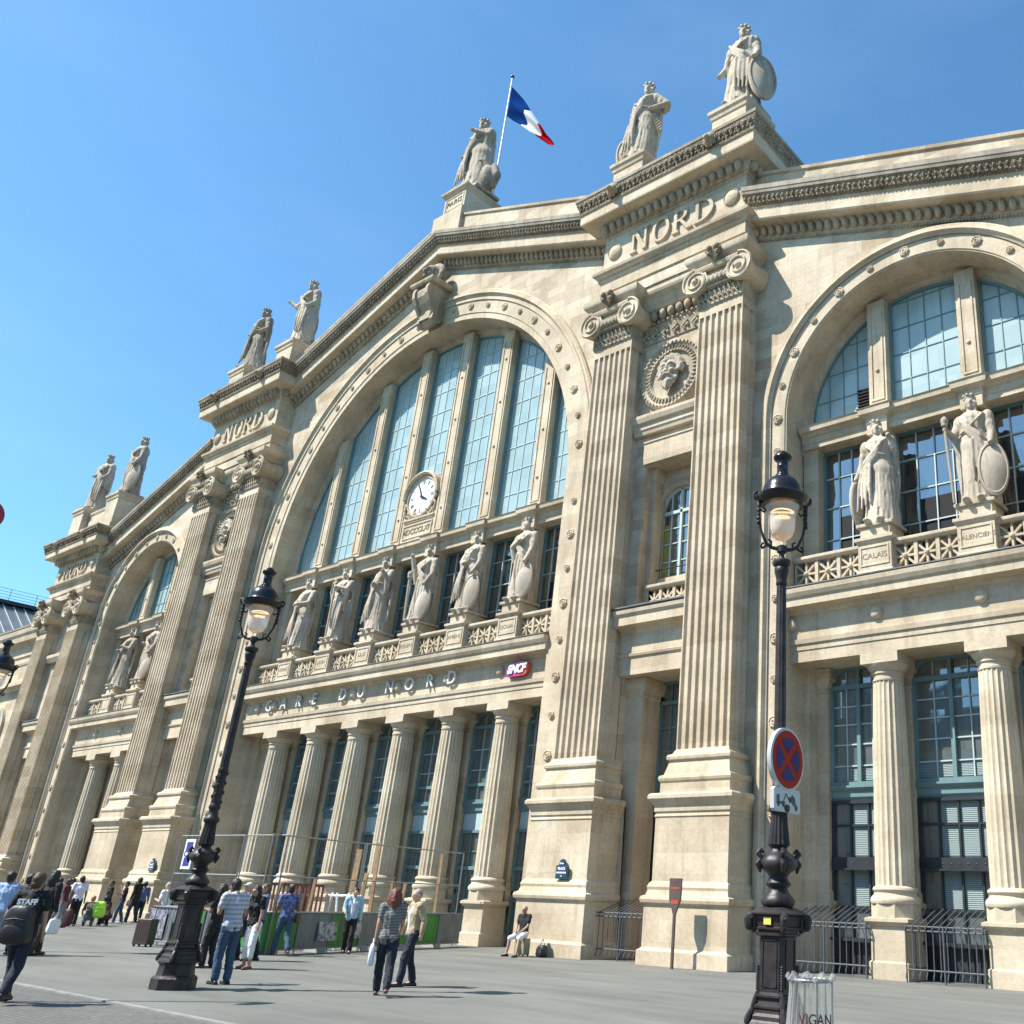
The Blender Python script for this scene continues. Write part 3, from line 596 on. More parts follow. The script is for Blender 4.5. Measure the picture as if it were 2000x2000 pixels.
    # wall between, entablature and cornice
    xa,xb=c-sp-pw,c+sp+pw; ia,ib=c-sp+pw,c+sp-pw
    E=MB(); yb=3.2 if deep else 2
    za=Z(24.45); k=(Z(29.78)-za)/(29.78-24.45); q=lambda z:za+(z-24.45)*k
    E.wrap([(-.02,za),(-.02,q(24.98)),(.04,q(25.0)),(.04,q(25.52))],xa,xb,0,yb); E.wrap([(.04,q(25.521)),(.10,q(25.56)),(.12,q(25.68)),(.20,q(25.76)),(.30,q(25.86)),(.32,q(25.98)),(.0,q(26.06)),(.0,q(27.80)),(.05,q(27.82)),(.10,q(27.95)),(.16,q(28.0))],xa,xb,0,yb)
    eo=E.obj('entablature',M['wall'],P)
    C=MB().wrap([(.16,q(28.001)),(.20,q(28.3)),(.62,q(28.42)),(.80,q(28.44)),(.82,q(28.50)),(.82,q(28.92)),(.88,q(28.95))],xa-.02,xb+.02,0,yb); co=C.obj('cornice',M['trim'],P)
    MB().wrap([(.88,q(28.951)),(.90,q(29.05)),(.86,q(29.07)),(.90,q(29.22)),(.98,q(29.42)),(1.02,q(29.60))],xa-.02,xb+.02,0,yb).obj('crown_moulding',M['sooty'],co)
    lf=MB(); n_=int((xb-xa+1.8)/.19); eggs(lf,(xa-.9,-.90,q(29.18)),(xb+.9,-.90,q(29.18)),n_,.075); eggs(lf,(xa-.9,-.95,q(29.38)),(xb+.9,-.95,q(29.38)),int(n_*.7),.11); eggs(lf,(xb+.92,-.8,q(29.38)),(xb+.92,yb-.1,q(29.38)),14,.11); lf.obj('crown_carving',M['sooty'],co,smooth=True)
    MB().wrap([(1.04,q(29.601)),(1.05,q(29.74)),(1.02,q(29.78)),(.0,q(30.0))],xa-.02,xb+.02,0,yb).obj('coping',M['crown'],co)
    e=MB(); n=int((xb-xa)/.40); eggs(e,(xa,-.28,q(28.14)),(xb,-.28,q(28.14)),n,.21); eggs(e,(xb+.26,-.1,q(28.14)),(xb+.26,yb-.2,q(28.14)),8,.21)
    e.obj('egg_and_dart',M['carved'],co,smooth=True)
    b=MB()
    for i in range(int((xb-xa)/.16)): xx=xa+.08+i*.16; b.box(xx-.05,xx+.05,-.15,.02,q(25.66),q(25.74))
    b.obj('dentil_band',M['carved'],eo); b=MB()
    for i in range(int((xb-xa)/.14)): xx=xa+.07+i*.14; b.ball((xx,-.07,q(27.9)),.05,6,4)
    b.obj('bead_row',M['carved'],eo)
    for s,fx in ((-1,c-2.55),(1,c+2.55)) if not outer else ((-1,c-2.2),(1,c+2.2)):      # lion heads on the crown
        l=MB(); l.ball((fx,-1.03,q(29.35)),.26,10,8,(1,.8,1.1)); l.ball((fx,-1.25,q(29.28)),.13,8,6)
        for i in range(9): a=2*PI*i/9; l.ball((fx+.24*cos(a),-.98,q(29.35)+.24*sin(a)),.1,6,4)
        l.obj('lion_head',M['carved'],co,smooth=True)
    for fx in (c-3.05 if not outer else c-2.6,c+3.0 if not outer else c+2.6):      # roundels either side of the word
        m=MB(); zz=q(26.98); r0=.36*k; pr=[(r0,.0),(r0,-.07),(r0*.92,-.10),(r0*.86,-.06),(r0*.8,-.08),(r0*.5,-.13),(.02,-.15)]
        vs=[(fx+r*cos(2*PI*i/24),y,zz+r*sin(2*PI*i/24)) for r,y in pr for i in range(24)]
        m.add(vs,[(i*24+j,i*24+(j+1)%24,(i+1)*24+(j+1)%24,(i+1)*24+j) for i in range(len(pr)-1) for j in range(24)]); m.obj('roundel',M['trim'],eo,smooth=True)
    # NORD in raised serif letters
    L=MB(); h=1.12*k; z0=q(26.42); y0,y1=-.12,.0
    sx=k
    def P_(pts,ox,dy=0): L.prism([(ox+a*sx,z0+b_*h) for a,b_ in pts],y0+dy,y1)
    def serif(ox,a,zz,wd=.17): P_([(a-wd,zz-.004),(a+wd,zz-.004),(a+wd,zz+.074),(a-wd,zz+.074)],ox,-.004)
    def bowl(ox,cx_,rx,rz,thin,thick,a0,a1,n=20,zc=.5):
        for i in range(n):
            t0=a0+(a1-a0)*i/n;t1=a0+(a1-a0)*(i+1)/n
            def pt(t,inn):
                wd=thin+(thick-thin)*abs(cos(t)); return (cx_+(rx-(wd if inn else 0))*cos(t),zc+(rz-(.08 if inn else 0))*sin(t))
            P_([pt(t0,0),pt(t1,0),pt(t1,1),pt(t0,1)],ox,.006)
    x0=c-2.02*sx
    P_([(0,.0),(.11,.0),(.11,1),(0,1)],x0);P_([(.66,0),(.77,0),(.77,1),(.66,1)],x0);P_([(0,1.002),(.2,1.002),(.77,-.002),(.57,-.002)],x0,.01);serif(x0,.055,0);serif(x0,.055,.93);serif(x0,.715,.93)
    x0+=1.10*sx; bowl(x0,.42,.46,.52,.06,.17,0,2*PI,32)
    x0+=1.12*sx; P_([(0,0),(.16,0),(.16,1),(0,1)],x0);bowl(x0,.16,.50,.27,.05,.16,-PI/2,PI/2,14,.73);P_([(.28,.48),(.44,.48),(.86,-.002),(.66,-.002)],x0,.01);serif(x0,.08,0);serif(x0,.08,.93,.15);serif(x0,.78,0,.13)
    x0+=1.10*sx; P_([(0,0),(.16,0),(.16,1),(0,1)],x0);bowl(x0,.16,.72,.5,.05,.17,-PI/2,PI/2,20,.5);serif(x0,.08,0,.15);serif(x0,.08,.93,.15)
    L.obj('raised_lettering',M['trim'],eo)
    # blocking course and statue pedestals
    zt=q(30.0); cap_h=Z(31.9) if not outer else 26.4
    MB().wrap([(0,zt-.1),(0,cap_h-.75),(.04,cap_h-.7),(.08,cap_h-.6),(.08,cap_h-.5)],c-1.6,c+1.6,.35,3.0).obj('blocking_course',M['trim'],P)
    for s in (-1,1):
        x=c+s*2.72
        MB().wrap([(.06,zt-.1),(.06,zt+.35),(0,zt+.42),(0,cap_h-.5),(.05,cap_h-.44),(.08,cap_h-.3),(.15,cap_h-.2),(.16,cap_h-.04),(.0,cap_h)],x-.84,x+.84,-.05,1.9).obj('statue_pedestal',M['trim'],P)
    # inner panel
    W=MB()
    if not outer:
        W.box(ia-.1,ib+.1,.75,3,16.75,za); W.box(ia-.1,ia+.55,.75,3,11.0,16.75) ; W.box(ib-.55,ib+.1,.75,3,11,16.75)
        W.obj('niche_wall',M['wall'],P)
        # top bands
        n=MB(); n.run([(.9,22.15),(.70,22.15),(.68,22.25),(.68,22.8),(.62,22.9),(.9,22.9)],ia,ib); 
        for i in range(7):
            xx=ia+.2+i*(ib-ia-.4)/6; n.path([(xx,.66,22.25),(xx-.12,.60,22.4),(xx+.1,.62,22.6),(xx-.03,.60,22.75)],.045,5); n.ball((xx+.12,.64,22.42),.08,6,4)
        for i in range(14): n.ball((ia+(ib-ia)*(i+.5)/14,.60,22.98),.075,6,4)
        for i in range(8): n.ball((ia+(ib-ia)*(i+.5)/8,.56,23.3),.20,8,6,(.8,.8,1.15))
        n.obj('frieze_band',M['carved'],P,smooth=True,angle=50)
        MB().run([(.9,23.5),(.55,23.5),(.45,23.56),(.30,23.9),(.12,24.1),(.08,24.2),(.08,24.44),(.9,24.44)],ia,ib).obj('architrave_moulding',M['trim'],P)
        # medallion with bearded head
        zc=20.32; m=MB(); pr=[(1.52,.76),(1.52,.60),(1.44,.52),(1.36,.50),(1.30,.56),(1.18,.60),(1.12,.56),(1.04,.54),(.98,.66),(.02,.72)]
        vs=[(c+r*cos(2*PI*i/40),y,zc+r*sin(2*PI*i/40)) for r,y in pr for i in range(40)]
        m.add(vs,[(i*40+j,i*40+(j+1)%40,(i+1)*40+(j+1)%40,(i+1)*40+j) for i in range(len(pr)-1) for j in range(40)])
        for i in range(44): a=2*PI*i/44; m.ball((c+1.40*cos(a),.51,zc+1.40*sin(a)),.06,6,4); m.tube((c+1.05*cos(a),.55,zc+1.05*sin(a)),(c+1.24*cos(a),.55,zc+1.24*sin(a)),.035,n=5)
        mo=m.obj('medallion',M['carved'],P,smooth=True,angle=40)
        h=MB(); h.ball((c,.56,zc+.12),.40,16,12,(.88,.72,1.18)); h.ball((c,.27,zc+.10),.075,8,6,(.85,1.1,2.4)); h.ball((c,.22,zc-.04),.085,8,6,(1.2,1,.8))
        for s in (-1,1):
            h.path([(c+s*.05,.27,zc+.29),(c+s*.18,.28,zc+.33),(c+s*.29,.36,zc+.27)],[.05,.055,.04],6); h.ball((c+s*.15,.30,zc+.19),.05,8,6,(1.3,.8,.8)); h.ball((c+s*.20,.33,zc-.0),.11,8,6)
            h.path([(c+s*.02,.23,zc-.13),(c+s*.14,.24,zc-.17),(c+s*.27,.32,zc-.28)],[.055,.06,.03],6)
        rg=random.Random(5)
        for i in range(11):      # beard locks below the chin
            x_=-.36+.072*i; L_=.62-.9*abs(x_)+rg.uniform(-.05,.08); h.path([(c+x_*.8,.34+abs(x_)*.25,zc-.18),(c+x_+.04,.30+abs(x_)*.3,zc-.18-L_*.4),(c+x_*.9-.04,.34+abs(x_)*.3,zc-.18-L_*.75),(c+x_*.8+.02,.42,zc-.18-L_)],[.05,.055,.045,.02],6)
        for i in range(26):      # wavy hair round the head
            a=-.35+(PI+.7)*i/25; r=.44+.04*(i%3); h.path([(c+r*.80*cos(a),.46,zc+.18+r*sin(a)),(c+(r+.14)*.86*cos(a+.16),.44,zc+.16+(r+.12)*sin(a+.16)),(c+(r+.26)*.88*cos(a+.02),.52,zc+.12+(r+.20)*sin(a+.02))],[.07,.065,.035],6)
        h.remesh('carved_head',M['statue'],mo,vox=.028,sm=1)
        # cornice over the window, plain panel
        MB().run([(.9,18.0),(.58,18.0),(.55,18.12),(.50,18.2),(.50,18.38),(.40,18.45),(.34,18.62),(.34,18.74),(.9,18.78)],ia,ib).obj('niche_cornice',M['trim'],P)
        MB().run([(.9,16.78),(.66,16.78),(.64,17.0),(.64,17.6),(.60,17.64),(.60,17.70),(.9,17.72)],ia+.5,ib-.2).obj('niche_lintel',M['trim'],P)
        # recess and arched window
        r=MB(); yb_=1.55; zt_=15.05; rw=.95; xs_=[ia+.3+(ib-ia-.6)*i/24 for i in range(25)]
        for a,b2 in zip(xs_,xs_[1:]):
            def lo(x,ins): return zt_+math.sqrt(max(0,rw*rw-(x-c)**2)) if ins else 10.9
            ins=abs((a+b2)/2-c)<rw; r.add([(a,yb_,lo(a,ins)),(b2,yb_,lo(b2,ins)),(b2,yb_,16.9),(a,yb_,16.9)],[(0,1,2,3)])
        r.arch([(rw,yb_+.3),(rw,yb_-.04),(rw+.16,yb_-.06),(rw+.18,yb_),],c,zt_,10.98,n=20); r.box(ia+.5,ib-.5,yb_-.02,yb_+.4,12.3,12.45)
        r.obj('niche_recess',M['wall'],P)
        for s in (-1,1):
            x=c+s*(ib-c-.62); MB().wrap([(.03,10.98),(.03,11.9),(.08,12.0),(.08,12.1),(0,12.2),(0,16.2),(.05,16.3),(.10,16.5),(.10,16.74)],x-.16,x+.16,1.15,1.6).obj('niche_pilaster',M['trim'],P)
        f=MB(); f.arch([(rw,yb_+.22),(rw,yb_+.10),(rw-.1,yb_+.10),(rw-.1,yb_+.22)],c,zt_,12.45,n=20); f.box(c-.05,c+.05,yb_+.1,yb_+.2,12.45,zt_+rw-.05); f.box(c-rw,c+rw,yb_+.1,yb_+.2,zt_-.08,zt_+.04)
        for xx in (c-.47,c+.47): f.box(xx-.02,xx+.02,yb_+.13,yb_+.19,12.45,zt_+.8)
        for zz in (13.1,13.8,14.4): f.box(c-rw,c+rw,yb_+.14,yb_+.19,zz-.02,zz+.02)
        fo=f.obj('window',M['bars'],P); g=MB(); pts=[(c-rw,12.4),(c+rw,12.4)]+[(c+rw*cos(PI*i/20),zt_+rw*sin(PI*i/20)) for i in range(21)]; g.add([(a,yb_+.2,b2) for a,b2 in pts],[tuple(range(len(pts)))]); g.obj('glass',M['glass_mid'],fo)
        if not mir: MB().box(c-.9,c-.5,yb_+.185,yb_+.195,12.5,14.6).obj('yellow_blind',YB,fo)
        MB().path([(c-.95,1.45,12.75),(c+.95,1.45,12.75)],.022,6).obj('window_rail',M['iron'],fo)
        bl=balustrade(ia+.75,ib-.75,1.1); bl.parent=P
    else:
        W.box(ia-.1,ib+.1,.75,3,11,za); W.obj('niche_wall',M['wall'],P)
        MB().run([(.9,15.0),(.5,15.0),(.34,15.3),(.34,15.5),(.9,15.6)],ia,ib).obj('niche_cornice',M['trim'],P)
    # low entablature and opening between the pedestals
    MB().run([(2.6,8.8),(.72,8.8),(.72,9.40),(.66,9.44),(.64,9.52),(.72,9.56),(.72,10.25),(.66,10.35),(.56,10.42),(.30,10.46),(.30,10.74),(.22,10.86),(.20,11.0),(2.6,11.02)],ia,ib).obj('niche_entablature',M['trim'],P)
    MB().run([(2.6,11.021),(.22,11.021),(.16,11.05),(.16,11.10),(.6,11.2),(2.6,11.2)],ia-.05,ib+.05).obj('flashing',M['lead'],P)
    for s in (-1,1):
        x=c+s*(ib-c-.36); MB().wrap([(.04,0),(.04,1.5),(.09,1.6),(.09,1.8),(0,1.95),(0,8.1),(.04,8.16),(.04,8.3),(.10,8.45),(.14,8.55),(.14,8.78)],x-.40,x+.40,1.25,2.8).obj('niche_jamb',M['trim'],P)
    J=MB(); J.box(ia-.5,ia+.02,.93,2.8,0,11.0); J.box(ib-.02,ib+.5,.93,2.8,0,11.0); J.obj('side_wall',M['wall'],P)
    y=2.3; wa,wb=ia+.7,ib-.7; f=MB(); rect_frame(f,wa,wb,4.7,8.8,y,.1,.12); f.box(c-.05,c+.05,y-.11,y,4.8,8.7); f.box(wa,wb,y-.12,y,8.0,8.12); f.box(wa,wb,y-.2,y,4.55,4.8)
    for xx in (wa+(wb-wa)*.27,wa+(wb-wa)*.73): f.box(xx-.02,xx+.02,y-.06,y,4.8,8.7)
    for zz in (5.6,6.4,7.2): f.box(wa,wb,y-.055,y,zz-.02,zz+.02)
    fo=f.obj('window',M['teal'],P); MB().box(wa-.2,wb+.2,y,y+.02,0,8.8).obj('glass',M['glass_low'],fo)
    g=MB(); rect_frame(g,wa,wb,0,4.55,y,.1,.12); g.box(c-.04,c+.04,y-.1,y,0,4.5); g.box(wa,wb,y-.14,y,2.7,2.9); g.obj('iron_frame',M['iron'],fo)
    return P
pylon(16.33,20,False); pylon(-16.33,20,True); pylon(-35.5,20,True,outer=True,pw=.80,sp=2.45)
pylon(35.5,20,False,outer=True,pw=.80,sp=2.45)
# peak: PARIS pedestal, keystone console with head
o=MB().wrap([(.30,33.2),(.30,35.6),(.18,35.72),(.06,35.80),(.0,35.95),(0,37.0),(.04,37.04),(.10,37.12),(.18,37.22),(.20,37.34),(.0,37.42)],-.88,.88,.62,3.1).obj('statue_pedestal',M['trim'],ST)
f=MB(); rect_frame(f,-.74,.74,36.05,36.9,.62,.05,.03); f.obj('name_panel',M['trim'],o)
textmesh('cut_lettering','PARIS',.46,M['letter'],o,.012,onwall(0,.60,36.47),spacing=1.1)
k=MB(); k.wrap([(0,30.42),(.05,30.46),(.10,30.56),(.10,30.68),(0,30.72)],-.82,.82,-.35,1)
k.prism([(-.62,30.42),(.62,30.42),(.50,29.4),(.40,28.6),(-.40,28.6),(-.50,29.4)],.1,1)
pf=[(.1,30.42),(-.30,30.42),(-.42,30.1),(-.40,29.75),(-.22,29.4),(0,29.1),(.16,28.8),(.1,28.5),(.28,28.3),(.5,28.35),(.8,28.6),(.8,30.42)]
for s in (-.62,.40): k.prism(pf,s,s+.22,'x')
k.prism([(a+.10 if a<.7 else a,b) for a,b in pf],-.40,.40,'x')
ko=k.obj('keystone',M['carved'],ST)
for s in (-1,1): MB().path([(s*.52+ (.30-.045*i)*cos(i*.7)*.0 ,-.16+(.26-.02*i)*cos(i*.75),30.05+(.26-.02*i)*sin(i*.75)) for i in range(12)],.05,6).obj('scroll',M['carved'],ko)
h=MB(); h.ball((0,.12,31.35),.50,14,10,(.85,.9,1.1)); h.ball((0,-.38,31.30),.10,8,6,(.8,1,1.6)); h.tube((-.22,-.30,31.48),(.22,-.30,31.48),.07,n=6,cap=1); h.ball((-.02,-.30,31.02),.12,8,6)
for i in range(22): a=-.3+(PI+.6)*i/21; h.ball((.62*cos(a),.30,31.35+.60*sin(a)),.17,8,6)
h.wrap([(0,30.72),(.0,30.95)],-.55,.55,-.1,1)
for i in range(12): a=PI+PI*i/11; h.ball((.80*cos(a),.1,31.15+.42*sin(a)),.13,7,5)
h.remesh('keystone_head',M['statue_dark'],ko,vox=.045,sm=2)
# ------------------------------------------------ left wing and shed
W=MB(); W.box(-90,-39.2,.9,20,0,17.6); W.obj('wing_wall',M['wall'],ST)
o=MB().run([(1.2,15.6),(.85,15.6),(.80,15.75),(.80,16.1),(.7,16.2),(.72,16.24),(.72,16.9),(.6,17.05),(.25,17.15),(.22,17.5),(.1,17.7),(.05,18.0),(1.2,18.05)],-90,-39.1).obj('wing_cornice',M['trim'],ST)
MB().run([(1.2,18.051),(.02,18.051),(.0,18.2),(.5,18.5),(1.2,18.5)],-90,-39.1).obj('coping',M['crown'],o)
for x in (-44.2,-50.5):
    f=MB().arch([(1.7,1.0),(1.7,.72),(1.45,.72),(1.4,.86),(1.2,.88),(1.2,1.0)],x,11.2,3.0,n=24); a=f.obj('arch',M['trim'],ST)
    g=MB(); pts=[(x-1.2,3),(x+1.2,3)]+[(x+1.2*cos(PI*i/20),11.2+1.2*sin(PI*i/20)) for i in range(21)]; g.add([(p,.89,q) for p,q in pts],[tuple(range(len(pts)))]); g.obj('window',M['glass_mid'],ST)
MB().run([(1.0,13.7),(.75,13.7),(.65,13.85),(.4,13.95),(.4,14.15),(1.0,14.2)],-60,-39.5).obj('string_course',M['trim'],ST)
SH=empty('train_shed',(0,0,0),label='grey glazed shed roof with a railed walkway, behind the left end of the station',cat='train shed')
s=MB(); s.add([(-60,1.5,23.5),(-60,60,23.5),(-52,60,18.6),(-52,1.5,18.6)],[(0,1,2,3)]); s.add([(-60,1.5,23.5),(-68,1.5,18.6),(-68,60,18.6),(-60,60,23.5)],[(0,1,2,3)]); s.add([(-60,1.6,23.5),(-52,1.6,18.6),(-68,1.6,18.6)],[(0,1,2)]); s.obj('glass_roof',mat('shed glass',(.13,.145,.15),.35,var=.2,vscale=.6),SH)
r=MB()
for i in range(70): y=1.6+i*.8; r.tube((-60,y,23.58),(-52,y,18.68),.035,n=4)
r.obj('roof_rib',mat('white rib',(.5,.52,.52),.5),SH)
r=MB().box(-60.5,-59.4,1.5,60,23.45,23.75); r.obj('walkway',mat('dark walkway',(.03,.03,.045),.6),SH)
r=MB()
for z in (24.0,24.25,24.5,24.78): r.tube((-59.7,1.5,z),(-59.7,60,z),.018,n=5)
for i in range(30): r.tube((-59.7,1.5+i*2,23.7),(-59.7,1.5+i*2,24.8),.022,n=5)
r.obj('railing',M['lead'],SH)
MB().box(-68,-52,1.5,60,0,18.6).obj('shed_wall',M['wall'],SH)
MB().box(-52,-51.5,1.5,60,18.2,18.9).obj('gutter',M['iron'],SH)
# ================================================================= things mounted on the front
# clock
CK=empty('clock',(0,0,0),label='white round clock in a carved stone surround in the middle of the great window',cat='clock')
c0=(0,19.35)
m=MB(); m.box(-1.24,1.24,1.82,2.3,17.08,18.45); fr=MB()
m.prism([(-1.24,18.45),(1.24,18.45),(1.24,19.3)]+[(1.22*cos(PI*i/20),19.35+1.28*sin(PI*i/20)) for i in range(21)]+[(-1.24,19.3)],1.9,2.3)
m.arch([(1.30,2.3),(1.30,1.60),(1.22,1.56),(1.14,1.62),(1.10,1.80),(1.10,2.3)],0,19.35,19.35,n=30); m.wrap([(0,18.10),(.0,18.16),(.05,18.2),(.05,18.28),(0,18.32)],-1.1,1.1,1.78,2.2)
m.obj('surround',M['trim'],CK,smooth=True,angle=30)
m=MB(); vs=[]
pr=[(1.10,1.80),(1.08,1.72),(1.0,1.70),(.96,1.78)]; vs=[(r*cos(2*PI*i/40),y,19.35+r*sin(2*PI*i/40)) for r,y in pr for i in range(40)]
m.add(vs,[(i*40+j,i*40+(j+1)%40,(i+1)*40+(j+1)%40,(i+1)*40+j) for i in range(3) for j in range(40)]); m.obj('bezel',M['trim'],CK,smooth=True)
m=MB().add([(.98*cos(2*PI*i/40),1.78,19.35+.98*sin(2*PI*i/40)) for i in range(40)],[tuple(range(40))]); m.obj('dial',mat('enamel dial',(.78,.77,.74),.35),CK)
h=MB(); hr=MB()
for i in range(12):
    a=PI/2-2*PI*i/12; k=3 if i in (3,7,8,4,0) else 2
    for j in range(k): 
        b=a+(j-(k-1)/2)*.085; h.prism([(.66*cos(b-.015),19.35+.66*sin(b-.015)),(.66*cos(b+.015),19.35+.66*sin(b+.015)),(.88*cos(b+.013),19.35+.88*sin(b+.013)),(.88*cos(b-.013),19.35+.88*sin(b-.013))],1.765,1.775)
h.obj('hour_mark',mat('grey numerals',(.18,.17,.17),.5),CK)
def hand(a,L,wd,y): 
    d=(cos(a),sin(a)); n=(-sin(a),cos(a)); return MB().prism([(-d[0]*.15+n[0]*wd,19.35-d[1]*.15+n[1]*wd),(-d[0]*.15-n[0]*wd,19.35-d[1]*.15-n[1]*wd),(d[0]*L*.7-n[0]*wd*.9,19.35+d[1]*L*.7-n[1]*wd*.9),(d[0]*L,19.35+d[1]*L),(d[0]*L*.7+n[0]*wd*.9,19.35+d[1]*L*.7+n[1]*wd*.9)],y,y+.015)
hand(PI/2-2*PI*55.5/60,.84,.035,1.73).obj('minute_hand',M['black'],CK); hand(PI/2-2*PI*3.93/12,.55,.055,1.745).obj('hour_hand',M['black'],CK)
textmesh('date_lettering','MDCCCLXIV',.40,M['letter'],CK,.01,onwall(0,1.81,17.62),bold=.008)
f=MB(); rect_frame(f,-1.08,1.08,17.28,17.98,1.82,.05,.04); f.obj('date_frame',M['trim'],CK)
o=MB(); rg=random.Random(3)
for s in (-1,1):
    o.path([(s*1.1,1.80,18.5),(s*1.16,1.76,18.8),(s*1.02,1.74,19.0),(s*1.2,1.74,19.2)],.06,6); o.path([(s*(.15+.1*i),1.80,18.42+.10*sin(i*1.9)) for i in range(9)],.055,6)
    for i in range(10): o.ball((s*rg.uniform(.3,1.12),1.80,rg.uniform(18.36,18.62)),rg.uniform(.05,.09),7,5)
o.obj('carved_scrolls',M['trim'],CK,smooth=True)
# station name letters
NS=empty('station_name_sign',(0,0,0),label='spaced white metal letters reading GARE DU NORD on the frieze over the columns',cat='sign')
ML=mat('pale metal letters',(.62,.61,.58),.7,spec=.2)
for x,ch in zip((-8.45,-7.15,-5.85,-4.55,-2.32,-.95,1.12,2.47,3.85,5.22),'GAREDUNORD'):
    textmesh('letter',ch,.76,ML,NS,.03,onwall(x,1.05,9.80),bold=.002)
# railway logo
LG=empty('railway_logo_sign',(9.16,1.05,9.78),label='pink to red logo box with white SNCF letters at the right of the frieze',cat='sign')
lm=bpy.data.materials.new('logo pink red'); lm.use_nodes=True; n=lm.node_tree.nodes; l=lm.node_tree.links
tc=n.new('ShaderNodeTexCoord'); sp=n.new('ShaderNodeSeparateXYZ'); l.new(tc.outputs['Object'],sp.inputs[0]); mr=n.new('ShaderNodeMapRange'); mr.inputs['From Min'].default_value=-.65; mr.inputs['From Max'].default_value=.65; l.new(sp.outputs['X'],mr.inputs['Value'])
r=n.new('ShaderNodeValToRGB'); r.color_ramp.elements[0].color=(.30,.03,.28,1); r.color_ramp.elements[1].color=(.62,.09,.05,1); e_=r.color_ramp.elements.new(.5); e_.color=(.60,.03,.16,1); l.new(mr.outputs[0],r.inputs[0]); l.new(r.outputs[0],n['Principled BSDF'].inputs['Base Color']); n['Principled BSDF'].inputs['Roughness'].default_value=.35
pts=[(-.68,-.22),(-.60,-.34),(.0,-.36),(.50,-.34),(.60,-.26),(.70,.10),(.64,.20)]+[(.64-1.32*i/10,.20+.12*sin(PI*i/10)+(-.12)*i/10) for i in range(1,11)]
MB().prism(pts,-.06,.10).obj('box',lm,LG); LG.scale=(.88,1,.92)
textmesh('lettering','SNCF',.50,M['white'],LG,.02,Matrix.Translation((0,-.09,-.06))@Matrix.Rotation(PI/2,4,'X')@Matrix.Scale(1,4),bold=.022,spacing=.86,shear=.25)
# blue street plaques
PB=mat('blue enamel plate',(.02,.05,.13),.3); PG=mat('green enamel border',(.02,.07,.045),.4)
def plaque(x,z,s,label):
    o=empty('street_plaque',(x,-.49 if s<1.01 else -.49,z),label=label,cat='street sign',group='blue street plaques on the pilaster pedestals')
    MB().prism([(-.30,-.33),(.30,-.33),(.30,.12),(.16,.16)]+[(.15*cos(PI*i/10),.20+.16*sin(PI*i/10)) for i in range(11)]+[(-.16,.16),(-.30,.12)],.0,.06).obj('border',PG,o)
    MB().prism([(-.26,-.29),(.26,-.29),(.26,.09),(.12,.13)]+[(.12*cos(PI*i/10),.19+.13*sin(PI*i/10)) for i in range(11)]+[(-.12,.13),(-.26,.09)],-.012,.0).obj('plate',PB,o)
    for t,zz,sz in (('10 Arr',.20,.075),('PLACE',.02,.13),('NAPOLEON III',-.12,.075),('10',-.24,.06)):
        textmesh('lettering',t,sz,M['white'],o,.004,Matrix.Translation((0,-.018,zz))@Matrix.Rotation(PI/2,4,'X'),bold=.004)
    return o
plaque(14.05,2.50,1,'blue enamel street plaque with green border, on the pedestal right of the seated man').scale=(.85,1,.85)
plaque(-12.9,2.45,1,'small blue street plaque far left, on the pedestal above the crowd').scale=(.85,1,.85)
# flagpole
FP=empty('flagpole',(0,3.0,36.5),label='white pole flying a blue, white and red flag above the peak of the roof',cat='flagpole')
MB().tube((0,0,0),(0,0,11.3),.085,.05,10).obj('pole',M['white'],FP,smooth=True); MB().ball((0,0,11.4),.12,10,8).obj('finial',M['iron'],FP,smooth=True)
m=MB(); nu,nv=24,8
for i in range(nu+1):
    u=i/nu
    for j in range(nv+1):
        v=j/nv; top=Vector((.08+4.1*u,0,10.55-6.3*u**1.05)); bot=Vector((.08+.3*u**.5+4.1*u**1.25,0,8.15-4.7*u**1.15))
        p=top.lerp(bot,v); p.y=.28*sin(v*9+u*4)*min(1,u*4)+.15*sin(u*9); p.x+=.12*sin(v*7)*u; m.v.append(tuple(p))
for mi,(a,b) in enumerate(((0,12),(12,18),(18,24))):
    for i in range(a,b):
        for j in range(nv): k=i*(nv+1)+j; m.f.append((k,k+1,k+nv+2,k+nv+1)); m.m.append(mi)
fo=m.obj('flag',[mat('flag blue',(.006,.03,.13),.8,spec=0),mat('flag white',(.6,.6,.62),.8,spec=0),mat('flag red',(.30,.008,.015),.8,spec=0)],FP,smooth=True,angle=180)
